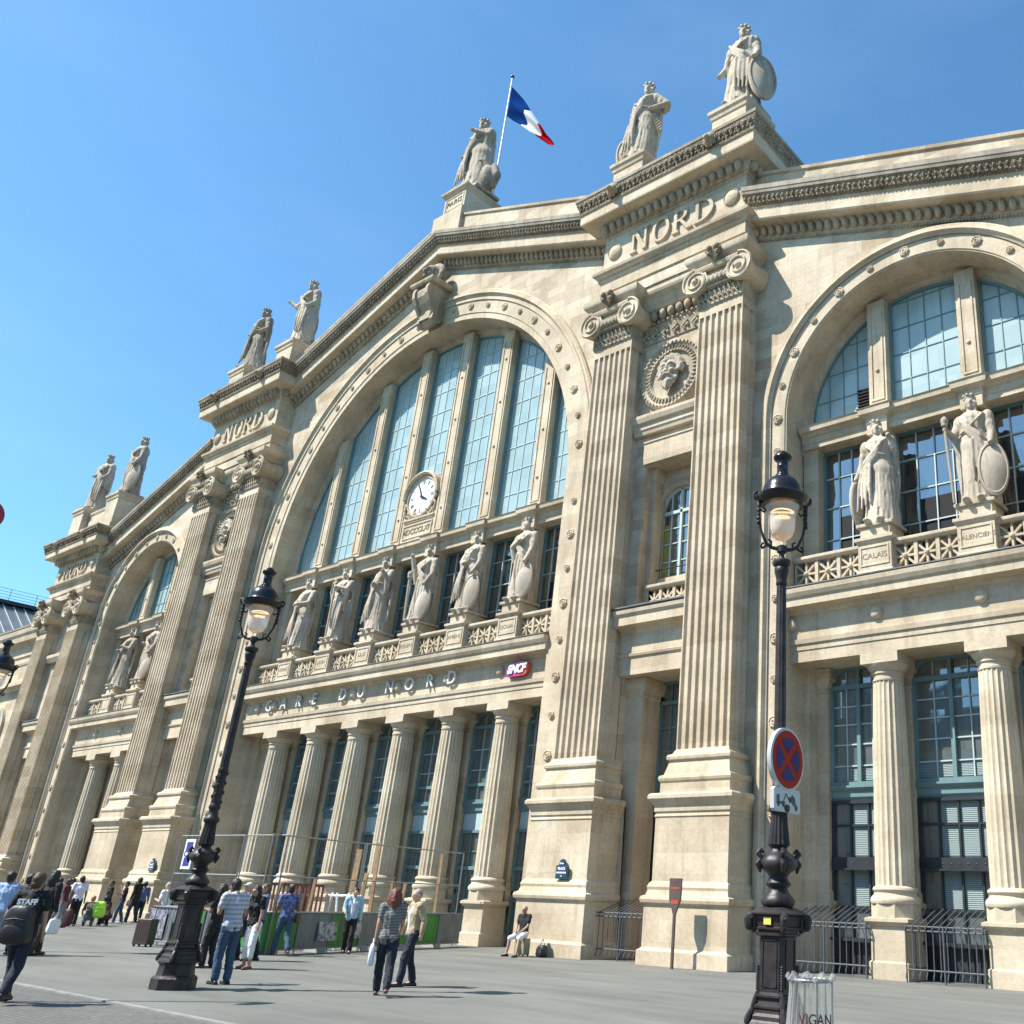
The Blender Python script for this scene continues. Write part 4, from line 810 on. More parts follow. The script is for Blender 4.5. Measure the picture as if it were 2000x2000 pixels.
# ================================================================= statues
def statue(x,y,z,h,label,group,armL,armR,rz=0,shield=None,staff=None,chain=False,extra=None,dark=False,twist=0,seed=1,wide=.95,headturn=.2,wing=None):
    rg=random.Random(seed); T=empty('statue',(x,y,z),rz,label,'statue',group)
    mt=M['statue_dark'] if dark else M['statue']
    b=MB(); H=h
    def V(a): return (a[0]*H,a[1]*H,a[2]*H)
    # plinth
    b.box(-.17*H*wide,.17*H*wide,-.13*H,.15*H,0,.03*H)
    # robe as rings with deep folds
    rings=[(.02,.150,.125),(.06,.150,.125),(.14,.140,.115),(.24,.132,.108),(.34,.128,.10),(.44,.130,.098),(.50,.132,.098),(.56,.126,.094),(.61,.114,.088),(.645,.108,.084),(.68,.114,.087),(.72,.126,.094),(.76,.130,.090),(.79,.122,.075),(.815,.085,.055),(.83,.045,.045)]
    ks=(13,21,8); ph=[rg.uniform(0,6) for _ in ks]; n=96
    sway=lambda t:.018*sin(t*3.4+seed)
    zz=[];
    for i in range(len(rings)-1):
        for k in range(4): t=k/4; a,c=rings[i],rings[i+1]; zz.append(tuple(a[q]*(1-t)+c[q]*t for q in range(3)))
    zz.append(rings[-1]); vs=[]
    for (zr,rx,ry) in zz:
        low=max(0,min(1,(.60-zr)/.5)); up=max(0,min(1,(zr-.62)/.12))*(1 if zr<.8 else .2)
        for i in range(n):
            a=2*PI*i/n
            f=0
            f+=(.15*low)*abs(sin(ks[0]*a/2+ph[0]+twist*zr))**.8 + (.06*low)*sin(ks[1]*a+ph[1]+twist*1.5*zr)
            f+=.055*up*sin(17*a+ph[2]+5*zr)+.05*up*sin(60*zr+2.2*a)*(1 if sin(a)<0 else .2)
            if .26<zr<.56: f+=.06*sin((zr*34)+1.6*a*(1 if twist>=0 else -1)+seed)
            kn=.10*math.exp(-((zr-.30)/.09)**2)*max(0,cos(a+PI/2+.6*(1 if seed%2 else -1)))**6
            q=1-.06*low+f*.9+kn
            vs.append(((rx*wide*q*cos(a)+sway(zr))*H,ry*q*sin(a)*H,zr*H))
    m_=len(zz); b.add(vs,[(i*n+j,i*n+(j+1)%n,(i+1)*n+(j+1)%n,(i+1)*n+j) for i in range(m_-1) for j in range(n)]+[tuple(range(n-1,-1,-1)),tuple((m_-1)*n+j for j in range(n))])
    for i in range(20):
        a=-PI*.98+PI*.96*i/19+rg.uniform(-.05,.05); a2=a+rg.uniform(-.10,.10)+twist*.02; zt=rg.uniform(.48,.60); zb_=.03 if rg.random()<.7 else rg.uniform(.1,.3)
        pt=lambda zz_,aa,k_: V((( .143-.02*min(1,zz_/.4))*wide*k_*cos(aa)+sway(zz_),(.116-.02*min(1,zz_/.4))*k_*sin(aa),zz_))
        b.path([pt(zb_,a,1.03),pt((zb_+zt)*.4,(a+a2)/2,1.03),pt(zt,a2,.93)],[rg.uniform(.010,.017)*H,rg.uniform(.009,.014)*H,.006*H],6)
    # feet
    b.ball(V((-.05,-.14,.04)),.030*H,8,6,(1,1.8,.8)); b.ball(V((.06,-.13,.04)),.030*H,8,6,(1,1.8,.8))
    # sash / himation roll across body
    s1=1 if seed%2 else -1; s1*=1
    for q_ in range(6):
        o_=q_*.022; b.path([V(p) for p in ((s1*(.112-o_*.3),-.03,.80-o_*.3),(s1*(.07-o_*.4),-.100,.735-o_),(0-s1*o_*.4,-.112,.655-o_*1.1),(-s1*.08,-.108,.585-o_*1.2),(-s1*.128,-.05,.545-o_*1.3),(-s1*.12,.06,.52-o_*1.3))],[(.016 if q_%2 else .011)*H]*6,6)
    b.path([V(p) for p in ((-s1*.10,-.06,.775),(-s1*.05,-.105,.70),(s1*.02,-.108,.645),(s1*.09,-.08,.62))],[.009*H,.012*H,.012*H,.008*H],6)
    for i in range(4): xx=-s1*(.02+.033*i); b.path([V((xx,-.125+.012*i,.53-.012*i)),V((xx*1.1,-.135+.01*i,.36)),V((xx*1.15,-.13,.20-.02*i))],[.014*H,.018*H,.010*H],6)
    # arms
    for s,arm in ((-1,armL),(1,armR)):
        sh=(s*.112,0,.775); el,ha=arm; el=(el[0]*(.86 if abs(el[0])<.195 else 1),el[1]-.01,el[2]-.012)
        b.ball(V((s*.118,.0,.74)),.054*H,10,8,(.9,1,1.5))
        b.path([V(sh),V(el)],[.044*H,.033*H],10); b.path([V(el),V(ha)],[.031*H,.020*H],10)
        mid=[(sh[i]+el[i])/2 for i in range(3)]; b.ball(V((mid[0],mid[1],mid[2]-.02)),.046*H,9,7,(1,1,1.3))
        for q_ in range(4): o_=q_*.016; b.path([V((s*(.125-o_),.03-o_*.3,.775)),V((s*(.150-o_*.6),.035,.60)),V((s*(.160-o_*.4),.03,.40)),V((s*(.150-o_*.5),.02,.16+.05*((q_+seed)%3)))],[.014*H,.018*H,.017*H,.010*H],6)
        dl=.06 if abs(el[0])>.185 else .17
        b.path([V((el[0]*.97,el[1]+.005,el[2])),V((el[0]*.88,el[1]+.02,el[2]-dl*.5)),V((el[0]*.8,el[1]+.02,el[2]-dl))],[.036*H,.034*H,.018*H],8)
        b.ball(V(ha),.024*H,8,6); 
        for k in range(4): b.tube(V(ha),V((ha[0]+(.008*k-.012),ha[1]-.022,ha[2]-.012+.004*k)),.007*H,n=5,cap=1)
    # neck and head
    hx=sway(.9); b.tube(V((hx,0,.80)),V((hx,-.008,.87)),.034*H,.030*H,10)
    ht=headturn; c_,s_=cos(ht),sin(ht)
    def Hd(a): return V((hx+a[0]*c_+a[1]*s_*-1,-.012+a[0]*s_*-1*-1*0+a[1]*c_-a[0]*s_,.905+a[2]))
    b.ball(Hd((0,0,0)),.047*H,14,10,(.88,1,1.22)); b.ball(Hd((0,-.045,-.004)),.011*H,7,5,(.8,1,1.8)); b.tube(Hd((-.028,-.038,.014)),Hd((.028,-.038,.014)),.009*H,n=6,cap=1)
    b.ball(Hd((0,-.036,-.042)),.015*H,8,6); b.ball(Hd((0,-.041,-.024)),.010*H,8,6,(1.4,1,.6))
    for k in range(16):      # hair
        a=-.45+(PI+.9)*k/15; b.ball(Hd((.050*cos(a),.012+.02*sin(a),-.005+.050*sin(a))),.019*H,8,6)
    for s in (-1,1): b.path([Hd((s*.045,.01,-.01)),Hd((s*.050,.02,-.05)),Hd((s*.052,.01,-.10))],[.020*H,.019*H,.012*H],8)
    b.ball(Hd((0,.035,.0)),.045*H,10,8,(1,.9,1.1))
    b.remesh('figure',mt,T,vox=.0068*H,sm=1)
    # mural crown
    cr=MB(); vs=[]; nn=24; cx_,cy_,cz_=[v for v in Hd((0,.008,.036))]
    cr.lathe([(.045,-.0),(.047,.012),(.044,.014),(.045,.028),(.038,.028),(.036,.01)],0,0,0,n=nn)
    cr.v=[(v[0]*H+cx_,v[1]*H+cy_,v[2]*H+cz_) for v in cr.v]
    for i in range(8): a=2*PI*i/8; cr.box(cx_+.044*H*cos(a)-.010*H,cx_+.044*H*cos(a)+.010*H,cy_+.044*H*sin(a)-.010*H,cy_+.044*H*sin(a)+.010*H,cz_+.024*H,cz_+.042*H)
    cr.obj('crown',mt,T,smooth=True,angle=40)
    if shield:
        sx,sy,rzs,sw,shh,tilt=shield; sw*=1.03; shh*=1.05; sm=MB(); pr=[(1,.012),(1,-.012),(.90,-.020),(.86,-.012),(.5,-.035),(.25,-.042),(.10,-.046),(.02,-.046)]
        vs=[]; nn=32
        for r,yy in pr:
            for i in range(nn): a=2*PI*i/nn; vs.append((sw*r*cos(a),yy,shh*r*sin(a)))
        sm.add(vs,[(i*nn+j,i*nn+(j+1)%nn,(i+1)*nn+(j+1)%nn,(i+1)*nn+j) for i in range(len(pr)-1) for j in range(nn)]+[tuple(range(nn))])
        MM=Matrix.Translation((sx*H,sy*H,(shh+.03)*H))@Matrix.Rotation(rzs,4,'Z')@Matrix.Rotation(tilt,4,'X')@Matrix.Scale(H,4)
        sm.v=[tuple(MM@Vector(v)) for v in sm.v]; sm.obj('shield',mt,T,smooth=True,angle=50)
    if staff:
        p0,p1,kind=staff; st=MB(); st.tube(V(p0),V(p1),.011*H,.014*H,8)
        if kind=='sword': q=Vector(V(p1)); st.box(q.x-.035*H,q.x+.035*H,q.y-.01*H,q.y+.01*H,q.z-.03*H,q.z-.015*H); st.ball(q,.017*H,8,6)
        if kind=='mace': q=Vector(V(p1)); st.lathe([(.016*H,0),(.028*H,.01*H),(.024*H,.03*H),(.030*H,.045*H),(.028*H,.07*H),(.012*H,.09*H)],q.x,q.y,q.z,n=10)
        st.obj('sword' if kind=='sword' else 'sceptre',mt,T,smooth=True,angle=40)
    if chain:
        cc=MB()
        for i in range(5): p=Vector(V((.155+.012*i,-.03,.47-.035*i))); cc.path([tuple(p+Vector((.02*H*cos(a),.012*H*sin(a*2),.024*H*sin(a)))) for a in [k*PI/4 for k in range(9)]],.007*H,5)
        cc.obj('chain',mt,T)
    if extra=='eagle':
        e=MB(); e.ball(V((.20,-.02,.15)),.085*H,12,10,(.9,.9,1.7)); e.path([V((.20,-.03,.27)),V((.17,-.06,.34)),V((.14,-.09,.345))],[.035*H,.03*H,.012*H],8)
        for s in (-1,1): e.path([V((.20+s*.06,.0,.28)),V((.21+s*.085,.01,.16)),V((.20+s*.06,.02,.04))],[.03*H,.045*H,.02*H],8)
        for i in range(6): e.tube(V((.15+.02*i,-.06,.12)),V((.155+.018*i,-.05,.035)),.014*H,.008*H,6,1)
        e.remesh('eagle',M['statue_dark'],T,vox=.0088*H,sm=1)
        e=MB(); e.ball(V((-.17,.02,.16)),.06*H,12,10,(.8,.7,2.4)); e.remesh('draped_cloth',mt,T,vox=.012*H,sm=1)
    if wing: pass
    return T
G1='stone statues on pedestals between the windows'; G2='stone statues on the roof line'
hz=12.60; hc=3.9; ys=1.66
SH=(.13,-.10,.25,.105,.20,-.10)
statue(CX[0],ys,hz,hc,'stone statue with forearm level across the waist, leftmost of the long row',G1,((-.17,-.06,.66),(-.03,-.15,.60)),((.17,-.05,.64),(.06,-.16,.60)),seed=1,staff=((.05,-.17,.04),(.05,-.165,.58),'sword'),shield=(-.14,.05,1.2,.10,.20,-.05),twist=5)
statue(CX[1],ys,hz,hc,'stone statue holding a long sword before its chest, second from left in the row',G1,((-.16,-.07,.68),(-.02,-.15,.74)),((.18,-.06,.69),(.05,-.16,.70)),seed=2,staff=((.05,-.17,.04),(.03,-.165,.78),'sword'),shield=(-.15,.05,1.2,.10,.20,-.05),twist=-4)
statue(CX[2],ys,hz,hc,'stone statue with both hands gathered at the right of the waist, under the clock',G1,((-.16,-.05,.64),(.02,-.16,.61)),((.18,-.06,.68),(.13,-.14,.76)),seed=3,shield=(-.15,.04,1.25,.10,.21,-.05),twist=6)
statue(CX[3],ys,hz,hc,'stone statue raising one hand, fourth from left of the long row',G1,((-.19,-.06,.70),(-.17,-.12,.86)),((.18,-.03,.62),(.14,-.13,.46)),seed=4,shield=SH,staff=((-.12,-.13,.05),(-.13,-.14,.56),'mace'),twist=-3)
statue(CX[4],ys,hz,hc,'cloaked stone statue with a tall oval shield, second from right of the long row',G1,((-.14,-.06,.64),(.0,-.14,.58)),((.17,-.03,.62),(.13,-.12,.46)),seed=5,shield=SH,twist=4)
statue(CX[5],ys,hz,hc,'stone statue with bent head and shield, rightmost of the row over the name letters',G1,((-.14,-.07,.66),(.05,-.14,.68)),((.17,-.03,.62),(.14,-.12,.44)),seed=6,shield=SH,twist=5,headturn=-.3)
statue(SX[0],ys,hz,hc,'stone statue on the CALAIS pedestal with a shield edge-on at its side',G1,((-.17,.0,.62),(-.18,-.06,.46)),((.17,.02,.68),(.12,-.06,.80)),seed=7,shield=(-.17,-.05,1.35,.10,.20,-.05),twist=1,headturn=.35)
statue(SX[1],ys,hz,hc,'stone statue on the VALENCIENS pedestal gripping a sceptre, hand on a shield',G1,((-.18,-.02,.64),(-.18,-.14,.66)),((.17,-.02,.62),(.16,-.12,.48)),seed=8,shield=(.16,-.10,.45,.11,.22,-.08),staff=((-.14,-.15,.03),(-.18,-.15,.68),'mace'),twist=1,headturn=.35)
statue(-SX[1],ys,hz,hc,'stone statue draped to the feet, left one in the small left arch',G1,((-.16,-.05,.64),(-.04,-.15,.60)),((.16,-.05,.64),(.05,-.15,.66)),seed=9,twist=5)
statue(-SX[0],ys,hz,hc,'stone statue with a shield at its right, right one in the small left arch',G1,((-.16,-.05,.64),(-.02,-.15,.62)),((.17,-.03,.62),(.14,-.12,.46)),seed=10,shield=SH,twist=-4)
statue(13.62,.8,31.9,5.1,'roof statue with hand on hip and hanging chain, on the nearest NORD pylon',G2,((-.16,.02,.64),(-.15,-.05,.50)),((.23,.03,.67),(.12,-.08,.58)),seed=11,shield=(-.17,-.02,.8,.10,.19,-.05),chain=True,twist=4,headturn=.25)
statue(19.05,.8,31.9,5.2,'cloaked roof statue with a round shield at the corner of the nearest NORD pylon',G2,((-.18,.0,.62),(-.20,-.05,.52)),((.19,-.01,.62),(.18,-.10,.47)),seed=12,shield=(.21,-.02,1.0,.12,.25,-.12),twist=2,wide=1.12,headturn=.3)
statue(0,1.7,37.42,5.9,'largest roof statue with an eagle at its feet, on the PARIS pedestal',G2,((-.15,.0,.62),(-.12,-.10,.50)),((.17,-.04,.70),(.02,-.14,.745)),seed=13,extra='eagle',wide=1.22,twist=1,headturn=.35)
statue(-13.6,.8,31.9,5.0,'roof statue holding out one open hand to the left, on the middle NORD pylon',G2,((-.20,-.04,.66),(-.31,-.10,.74)),((.18,.0,.63),(.13,-.10,.53)),seed=14,shield=(.15,-.02,1.35,.09,.24,-.05),twist=3)
statue(-19.05,.8,31.9,5.0,'darker streaked roof statue, hand on hip, left one on the middle NORD pylon',G2,((-.16,.0,.63),(-.10,-.10,.56)),((.19,.0,.64),(.10,-.11,.55)),seed=15,dark=True,twist=0)
statue(-38.2,.8,26.4,4.7,'roof statue in a long cloak, leftmost on the roof line',G2,((-.16,-.02,.64),(-.06,-.13,.58)),((.16,-.02,.64),(.12,-.10,.55)),seed=16,twist=4,rz=.25)
statue(-32.78,.8,26.4,4.7,'roof statue leaning on a large oval shield, on the far left pylon',G2,((-.18,.0,.66),(-.16,-.06,.56)),((.17,-.02,.64),(.15,-.12,.47)),seed=18,shield=(.15,-.08,.4,.12,.22,-.1),twist=-3)
# ================================================================= street lamps
LI=mat('black cast iron',(.026,.021,.021),.46,spec=.32,bump=.25,bscale=14,var=.5,vscale=6)
LGm=bpy.data.materials.new('frosted lamp glass'); LGm.use_nodes=True; b=LGm.node_tree.nodes['Principled BSDF']; b.inputs['Base Color'].default_value=(.62,.60,.50,1); b.inputs['Roughness'].default_value=.22; b.inputs['Emission Color'].default_value=(1,.55,.18,1); b.inputs['Emission Strength'].default_value=0
BL=mat('lit filament',(1,.55,.22),.5,emis=2.2)
def lamp(x,y,rz,label):
    T=empty('street_lamp',(x,y,0),rz,label,'street lamp','cast iron street lamps on the square')
    p=MB(); p.lathe([(.36,0),(.36,.17),(.345,.19),(.33,.205),(.30,.22),(.28,.36),(.285,.39),(.315,.41),(.315,.43)],n=8,rot=PI/8)
    def sq(prof):
        for (a,z0),(b_,z1) in zip(prof,prof[1:]):
            c=.25
            def ring(w,z): k=w*c; return [(w-k,-w,z),(w,-w+k,z),(w,w-k,z),(w-k,w,z),(-w+k,w,z),(-w,w-k,z),(-w,-w+k,z),(-w+k,-w,z)]
            p.add(ring(a,z0)+ring(b_,z1),[(i,(i+1)%8,8+(i+1)%8,8+i) for i in range(8)])
    sq([(.27,.43),(.255,.46),(.24,.48),(.235,.52),(.21,.55),(.205,.59),(.22,.60),(.22,.62),(.185,.65),(.18,.67),(.18,.70),(.205,.71),(.205,.73),(.175,.745),(.17,.76),(.17,1.33),(.21,1.345),(.21,1.365),(.19,1.375),(.19,1.40),(.215,1.41),(.215,1.43),(.20,1.44),(.22,1.55),(.26,1.57),(.26,1.585),(.18,1.64),(.12,1.66)])
    for k in range(4):
        a=k*PI/2
        def ro(v): return (v[0]*cos(a)-v[1]*sin(a),v[0]*sin(a)+v[1]*cos(a),v[2])
        p.path([ro((.20,.20,z)) if z<2 else None for z in (1.58,1.54,1.46,1.40)],.035,6) 
        p.path([ro(v) for v in ((.20,.20,1.57),(.25,.25,1.52),(.245,.245,1.44),(.20,.20,1.40))],[.04,.055,.05,.02],7)
        p.path([ro(v) for v in ((.16,.16,.76),(.18,.18,.68),(.20,.20,.60),(.235,.235,.50),(.245,.245,.46))],[.025,.032,.028,.04,.036],7)
        for i in range(9): p.ball(ro((.165,.165,1.02-i*.028)),.022,6,4)
        # recessed panel frames on each face
        for (u0,u1,v0,v1) in ((-.10,.10,1.29,1.305),(-.10,.10,.81,.825),(-.10,-.088,.81,1.305),(.088,.10,.81,1.305)):
            q=[ro((u,-.172-d,v)) for u in (u0,u1) for d in (0,.008) for v in (v0,v1)]; p.add(q,[(0,1,3,2),(4,6,7,5),(0,4,5,1),(2,3,7,6),(0,2,6,4),(1,5,7,3)])
    p.obj('pedestal',LI,T,smooth=True,angle=30)
    v=MB(); v.lathe([(.16,1.64),(.20,1.68),(.205,1.72),(.17,1.77),(.13,1.81),(.115,1.86),(.15,1.885),(.155,1.91),(.125,1.94),(.11,1.98),(.14,2.02),(.215,2.07),(.235,2.12),(.225,2.17),(.17,2.23),(.11,2.27),(.10,2.30),(.135,2.34)],n=28,fl=9,amp=.06)
    v.lathe([(.135,2.34),(.125,2.42),(.105,2.62),(.10,2.70)],n=32,fl=16,amp=.12); v.lathe([(.10,2.70),(.125,2.72),(.135,2.76),(.13,2.79),(.10,2.82),(.085,2.88),(.08,2.93),(.10,2.96),(.10,3.0),(.08,3.05)],n=24)
    for k in range(4): a=k*PI/2+PI/4; v.path([(.20*cos(a),.20*sin(a),2.18),(.25*cos(a),.25*sin(a),2.24),(.22*cos(a),.22*sin(a),2.28),(.19*cos(a),.19*sin(a),2.25)],[.03,.03,.022,.015],6); v.path([(.225*cos(a),.225*sin(a),2.04),(.25*cos(a),.25*sin(a),2.12),(.20*cos(a),.20*sin(a),2.2)],[.02,.035,.02],6)
    v.obj('vase',LI,T,smooth=True,angle=50)
    q=MB(); q.lathe([(.085,3.05),(.082,3.6),(.088,3.62),(.088,3.66),(.08,3.68)],n=24); q.lathe([(.078,3.68),(.066,5.62)],n=40,fl=12,amp=.10); q.lathe([(.066,5.62),(.08,5.64),(.07,5.68),(.075,5.72),(.095,5.80),(.10,5.86),(.085,5.88),(.11,5.90),(.125,5.94),(.12,5.97),(.05,6.0),(.035,6.05),(.045,6.08),(.07,6.10),(.07,6.18),(.03,6.2)],n=20)
    for i in range(24):   # leaf wrapping of the lower shaft
        a=i*.9; z=3.05+i*.024; q.ball((.085*cos(a),.085*sin(a),z),.024,6,4,(1,1,1.6))
    q.obj('pole',LI,T,smooth=True,angle=50)
    # bracket fork
    f=MB()
    for s in (-1,1):
        f.path([(s*.05,0,6.14),(s*.14,0,6.15),(s*.22,0,6.20),(s*.30,0,6.38),(s*.335,0,6.60),(s*.34,0,6.80),(s*.335,0,6.92)],[.028,.026,.022,.02,.022,.03,.035],7)
        f.path([(s*.20,0,6.18),(s*.28,0,6.13),(s*.30,0,6.17),(s*.27,0,6.20)],.016,6); f.path([(s*.15,0,6.16),(s*.15,0,6.24),(s*.19,0,6.26)],.012,6)
        for z in (6.5,6.56,6.62,6.68,6.75): f.ball((s*.335,0,z),.035 if z!=6.62 else .028,7,5)
        f.path([(s*.34,0,6.82),(s*.40,0,6.86),(s*.41,0,6.92),(s*.37,0,6.95)],.02,6); f.path([(s*.32,0,6.70),(s*.26,0,6.66),(s*.24,0,6.70)],.013,5)
    fk=f.obj('fork',LI,T,smooth=True,angle=60); fk.rotation_euler=(0,0,R_(48))
    g=MB(); g.lathe([(.02,6.27),(.08,6.285),(.135,6.33),(.17,6.41),(.18,6.52),(.185,6.62),(.20,6.69),(.235,6.75),(.24,6.80)],n=28); g.obj('globe',LGm,T,smooth=True,angle=180)
    hd=MB(); hd.lathe([(.235,6.78),(.30,6.78),(.345,6.82),(.37,6.87),(.375,6.90),(.34,6.905),(.30,6.93),(.285,6.96),(.28,7.02),(.255,7.10),(.20,7.17),(.14,7.21),(.11,7.22),(.105,7.25),(.085,7.27),(.08,7.36),(.085,7.37),(.085,7.39),(.08,7.40),(.085,7.46),(.12,7.49),(.135,7.52),(.13,7.545),(.075,7.55),(.07,7.60),(.03,7.63)],n=36); hd.obj('hood',mat('black lacquer hood',(.014,.012,.014),.22,spec=.45),T,smooth=True,angle=35)
    bl=MB()
    for z,r in ((6.70,.10),(6.60,.06)): bl.path([(r*cos(a),r*sin(a),z) for a in [k*PI/6 for k in range(13)]],.010,5)
    bl.obj('bulb',BL,T)
    return T
LR=lamp(30.10,-13.0,0,'black cast iron street lamp with the no-stopping sign, nearest at the right')
lamp(18.47,-13.99,0,'black cast iron street lamp standing at left among the crowd, seen whole')
lamp(6.1,-14.35,0,'black street lamp cut off by the left edge of the photo, only its head showing')
# let the frosted glass show the warm lamp inside
n=LGm.node_tree.nodes; l=LGm.node_tree.links; b=n['Principled BSDF']; tc=n.new('ShaderNodeTexCoord'); sp=n.new('ShaderNodeSeparateXYZ'); l.new(tc.outputs['Object'],sp.inputs[0])
b.inputs['Transmission Weight'].default_value=.55; b.inputs['Roughness'].default_value=.35; b.inputs['Base Color'].default_value=(.85,.83,.74,1)
# signs on the near lamp
RD=mat('sign red',(.36,.022,.008),.6,spec=.15); BLU=mat('sign blue',(.035,.035,.13),.6,spec=.15); SW=mat('sign white',(.42,.44,.44),.35)
T=empty('no_stopping_sign',(30.05,-13.0,0),label='round red and blue no-stopping sign clamped to the near lamp post',cat='road sign')
def ydisc(r0,r1,x0,x1,a0=0,a1=2*PI,n=48,zc=3.34,yc=0):
    m=MB(); k=max(2,int(n*(a1-a0)/(2*PI)))
    for i in range(k):
        t0=a0+(a1-a0)*i/k;t1=a0+(a1-a0)*(i+1)/k
        if r0<=0: m.prism([(yc,zc),(yc+r1*cos(t0),zc+r1*sin(t0)),(yc+r1*cos(t1),zc+r1*sin(t1))],x0,x1,'x')
        else: m.prism([(yc+r0*cos(t0),zc+r0*sin(t0)),(yc+r1*cos(t0),zc+r1*sin(t0)),(yc+r1*cos(t1),zc+r1*sin(t1)),(yc+r0*cos(t1),zc+r0*sin(t1))],x0,x1,'x')
    return m
m=MB(); n_=48
pr=[(.37,.10),(.385,.11),(.385,.165),(.375,.17),(.01,.17)]; vs=[(xx,r*cos(2*PI*i/n_),3.34+r*sin(2*PI*i/n_)) for r,xx in pr for i in range(n_)]
m.add(vs,[(i*n_+j,i*n_+(j+1)%n_,(i+1)*n_+(j+1)%n_,(i+1)*n_+j) for i in range(len(pr)-1) for j in range(n_)]); m.obj('disc',SW,T,smooth=True,angle=40)
ydisc(.27,.35,.171,.174).obj('red_ring',RD,T)
for a in (0,1,2,3):
    t=a*PI/2; d=.05; R1=.262
    pts=[(0,0)]; g=.17
    q=[(R1*cos(t+u),R1*sin(t+u)) for u in [(-PI/4+g)+(PI/2-2*g)*i/8 for i in range(9)]]
    ap=(.07*cos(t),.07*sin(t)); MB().prism([(p[0],p[1]+3.34) for p in [ap]+q],.172,.176,'x').obj('blue_segment',BLU,T)
ydisc(0,.271,.1705,.1715).obj('red_cross',RD,T)
MB().box(.06,.11,-.05,.05,3.1,3.16).box(.06,.11,-.05,.05,3.5,3.56).obj('clamp',M['iron'],T)
T2=empty('tow_away_plate',(30.05,-13.0,0),label='small white plate with a tow truck pictogram under the round sign',cat='road sign')
m=MB(); m.prism([(-.30,2.74),(-.27,2.71),(.27,2.71),(.30,2.74),(.30,2.96),(.27,2.99),(-.27,2.99),(-.30,2.96)],.11,.165,'x'); m.obj('plate',SW,T2)
tr=MB(); X0,X1=.166,.170
def pz(pts): tr.prism([(a,b_+2.85) for a,b_ in pts],X0,X1,'x')
pz([(-.24,-.05),(-.06,-.05),(-.06,-.02),(-.18,-.02),(-.18,.06),(-.235,.05)])
pz([(-.10,-.02),(-.085,-.02),(-.02,.075),(-.035,.08)]);pz([(-.03,.08),(-.015,.075),(.03,.02),(.02,.01)])
for c in ((-.20,-.06),(-.09,-.06)): pz([(c[0]+.025*cos(2*PI*i/12),c[1]+.025*sin(2*PI*i/12)) for i in range(12)])
pz([(.03,.02),(.05,.05),(.23,-.05),(.24,-.08),(.21,-.085),(.05,.005)]);pz([(.08,.04),(.11,.075),(.17,.045),(.19,-.02)])
for c in ((.06,.0),(.20,-.09)): pz([(c[0]+.022*cos(2*PI*i/12),c[1]+.022*sin(2*PI*i/12)) for i in range(12)])
tr.obj('pictogram',mat('sign black',(.05,.05,.045),.5),T2); MB().box(.06,.11,-.05,.05,2.82,2.88).obj('clamp',M['iron'],T2)
tag(MB().box(-.05,.05,-.232,-.224,1.46,1.54).obj('sticker',mat('yellow paper',(.55,.50,.10),.7),loc=(30.10,-13.0,0)),'tiny yellow sticker stuck on the near lamp pedestal','sticker')
# ================================================================= bag bin, totem, red sign, cages
T=empty('bag_bin',(31.72,-14.98,0),label='round metal ring bin with a clear plastic bag, beside the near lamp',cat='litter bin'); T.scale=(.9,.9,1.15)
PL=bpy.data.materials.new('clear plastic'); PL.use_nodes=True; b=PL.node_tree.nodes['Principled BSDF']; b.inputs['Base Color'].default_value=(.6,.6,.57,1); b.inputs['Roughness'].default_value=.12; b.inputs['Transmission Weight'].default_value=.55; b.inputs['Alpha'].default_value=.36; b.inputs['IOR'].default_value=1.2
m=MB(); nn=96; prf=[(.245,.93),(.23,.955),(.21,.93),(.205,.86),(.235,.6),(.26,.3),(.25,.12),(.15,.06)]
rg=random.Random(2)
vs=[((r*(1+.05*sin(23*2*PI*i/nn+r*9)+.03*sin(41*2*PI*i/nn+3*zq)))*cos(2*PI*i/nn),(r*(1+.05*sin(23*2*PI*i/nn+r*9)+.03*sin(41*2*PI*i/nn)))*sin(2*PI*i/nn),zq+.018*sin(9*2*PI*i/nn)*(1 if zq>.8 else 0)) for r,zq in prf for i in range(nn)]
m.add(vs,[(i*nn+j,i*nn+(j+1)%nn,(i+1)*nn+(j+1)%nn,(i+1)*nn+j) for i in range(len(prf)-1) for j in range(nn)]); m.obj('plastic_bag',PL,T,smooth=True,angle=180)
m=MB(); m.path([(.215*cos(a),.215*sin(a),.92) for a in [k*PI/16 for k in range(33)]],.013,6); m.path([(.22*cos(a),.22*sin(a),.02) for a in [k*PI/16 for k in range(33)]],.013,6)
for k in range(6): a=k*PI/3+.3; m.tube((.215*cos(a),.215*sin(a),.92),(.22*cos(a),.22*sin(a),0),.010,n=6)
m.obj('frame',mat('steel',(.35,.35,.34),.35,metal=.8),T,smooth=True,angle=60)
tm=textmesh('lettering','VIGAN',.105,mat('bag print',(.07,.02,.02),.5),T,.001,Matrix.Identity(4),bold=.001)
cdir=Vector((36.54-31.72,-23.09+14.98)); ang=math.atan2(cdir.y,cdir.x)
for v in tm.data.vertices:
    a=ang+.18+v.co.x/.26; rr=.276+v.co.z; zq=.66+v.co.y; v.co=Vector((rr*cos(a),rr*sin(a),zq))
T=empty('history_panel',(19.13,-1.10,0),label='brown oar-shaped history panel standing before the pilaster pedestal',cat='information panel')
BR=mat('brown enamel',(.085,.06,.05),.5,var=.2)
MB().prism([(-.035,0),(.035,0),(.035,1.35),(.19,1.72),(.205,1.95),(.205,2.28),(-.205,2.28),(-.205,1.95),(-.19,1.72),(-.035,1.35)],-.03,.03).obj('panel',BR,T)
MB().box(-.15,.15,-.036,-.031,2.0,2.05).box(-.12,.13,-.036,-.031,1.62,1.72).obj('red_band',mat('panel red',(.40,.06,.03),.5),T)
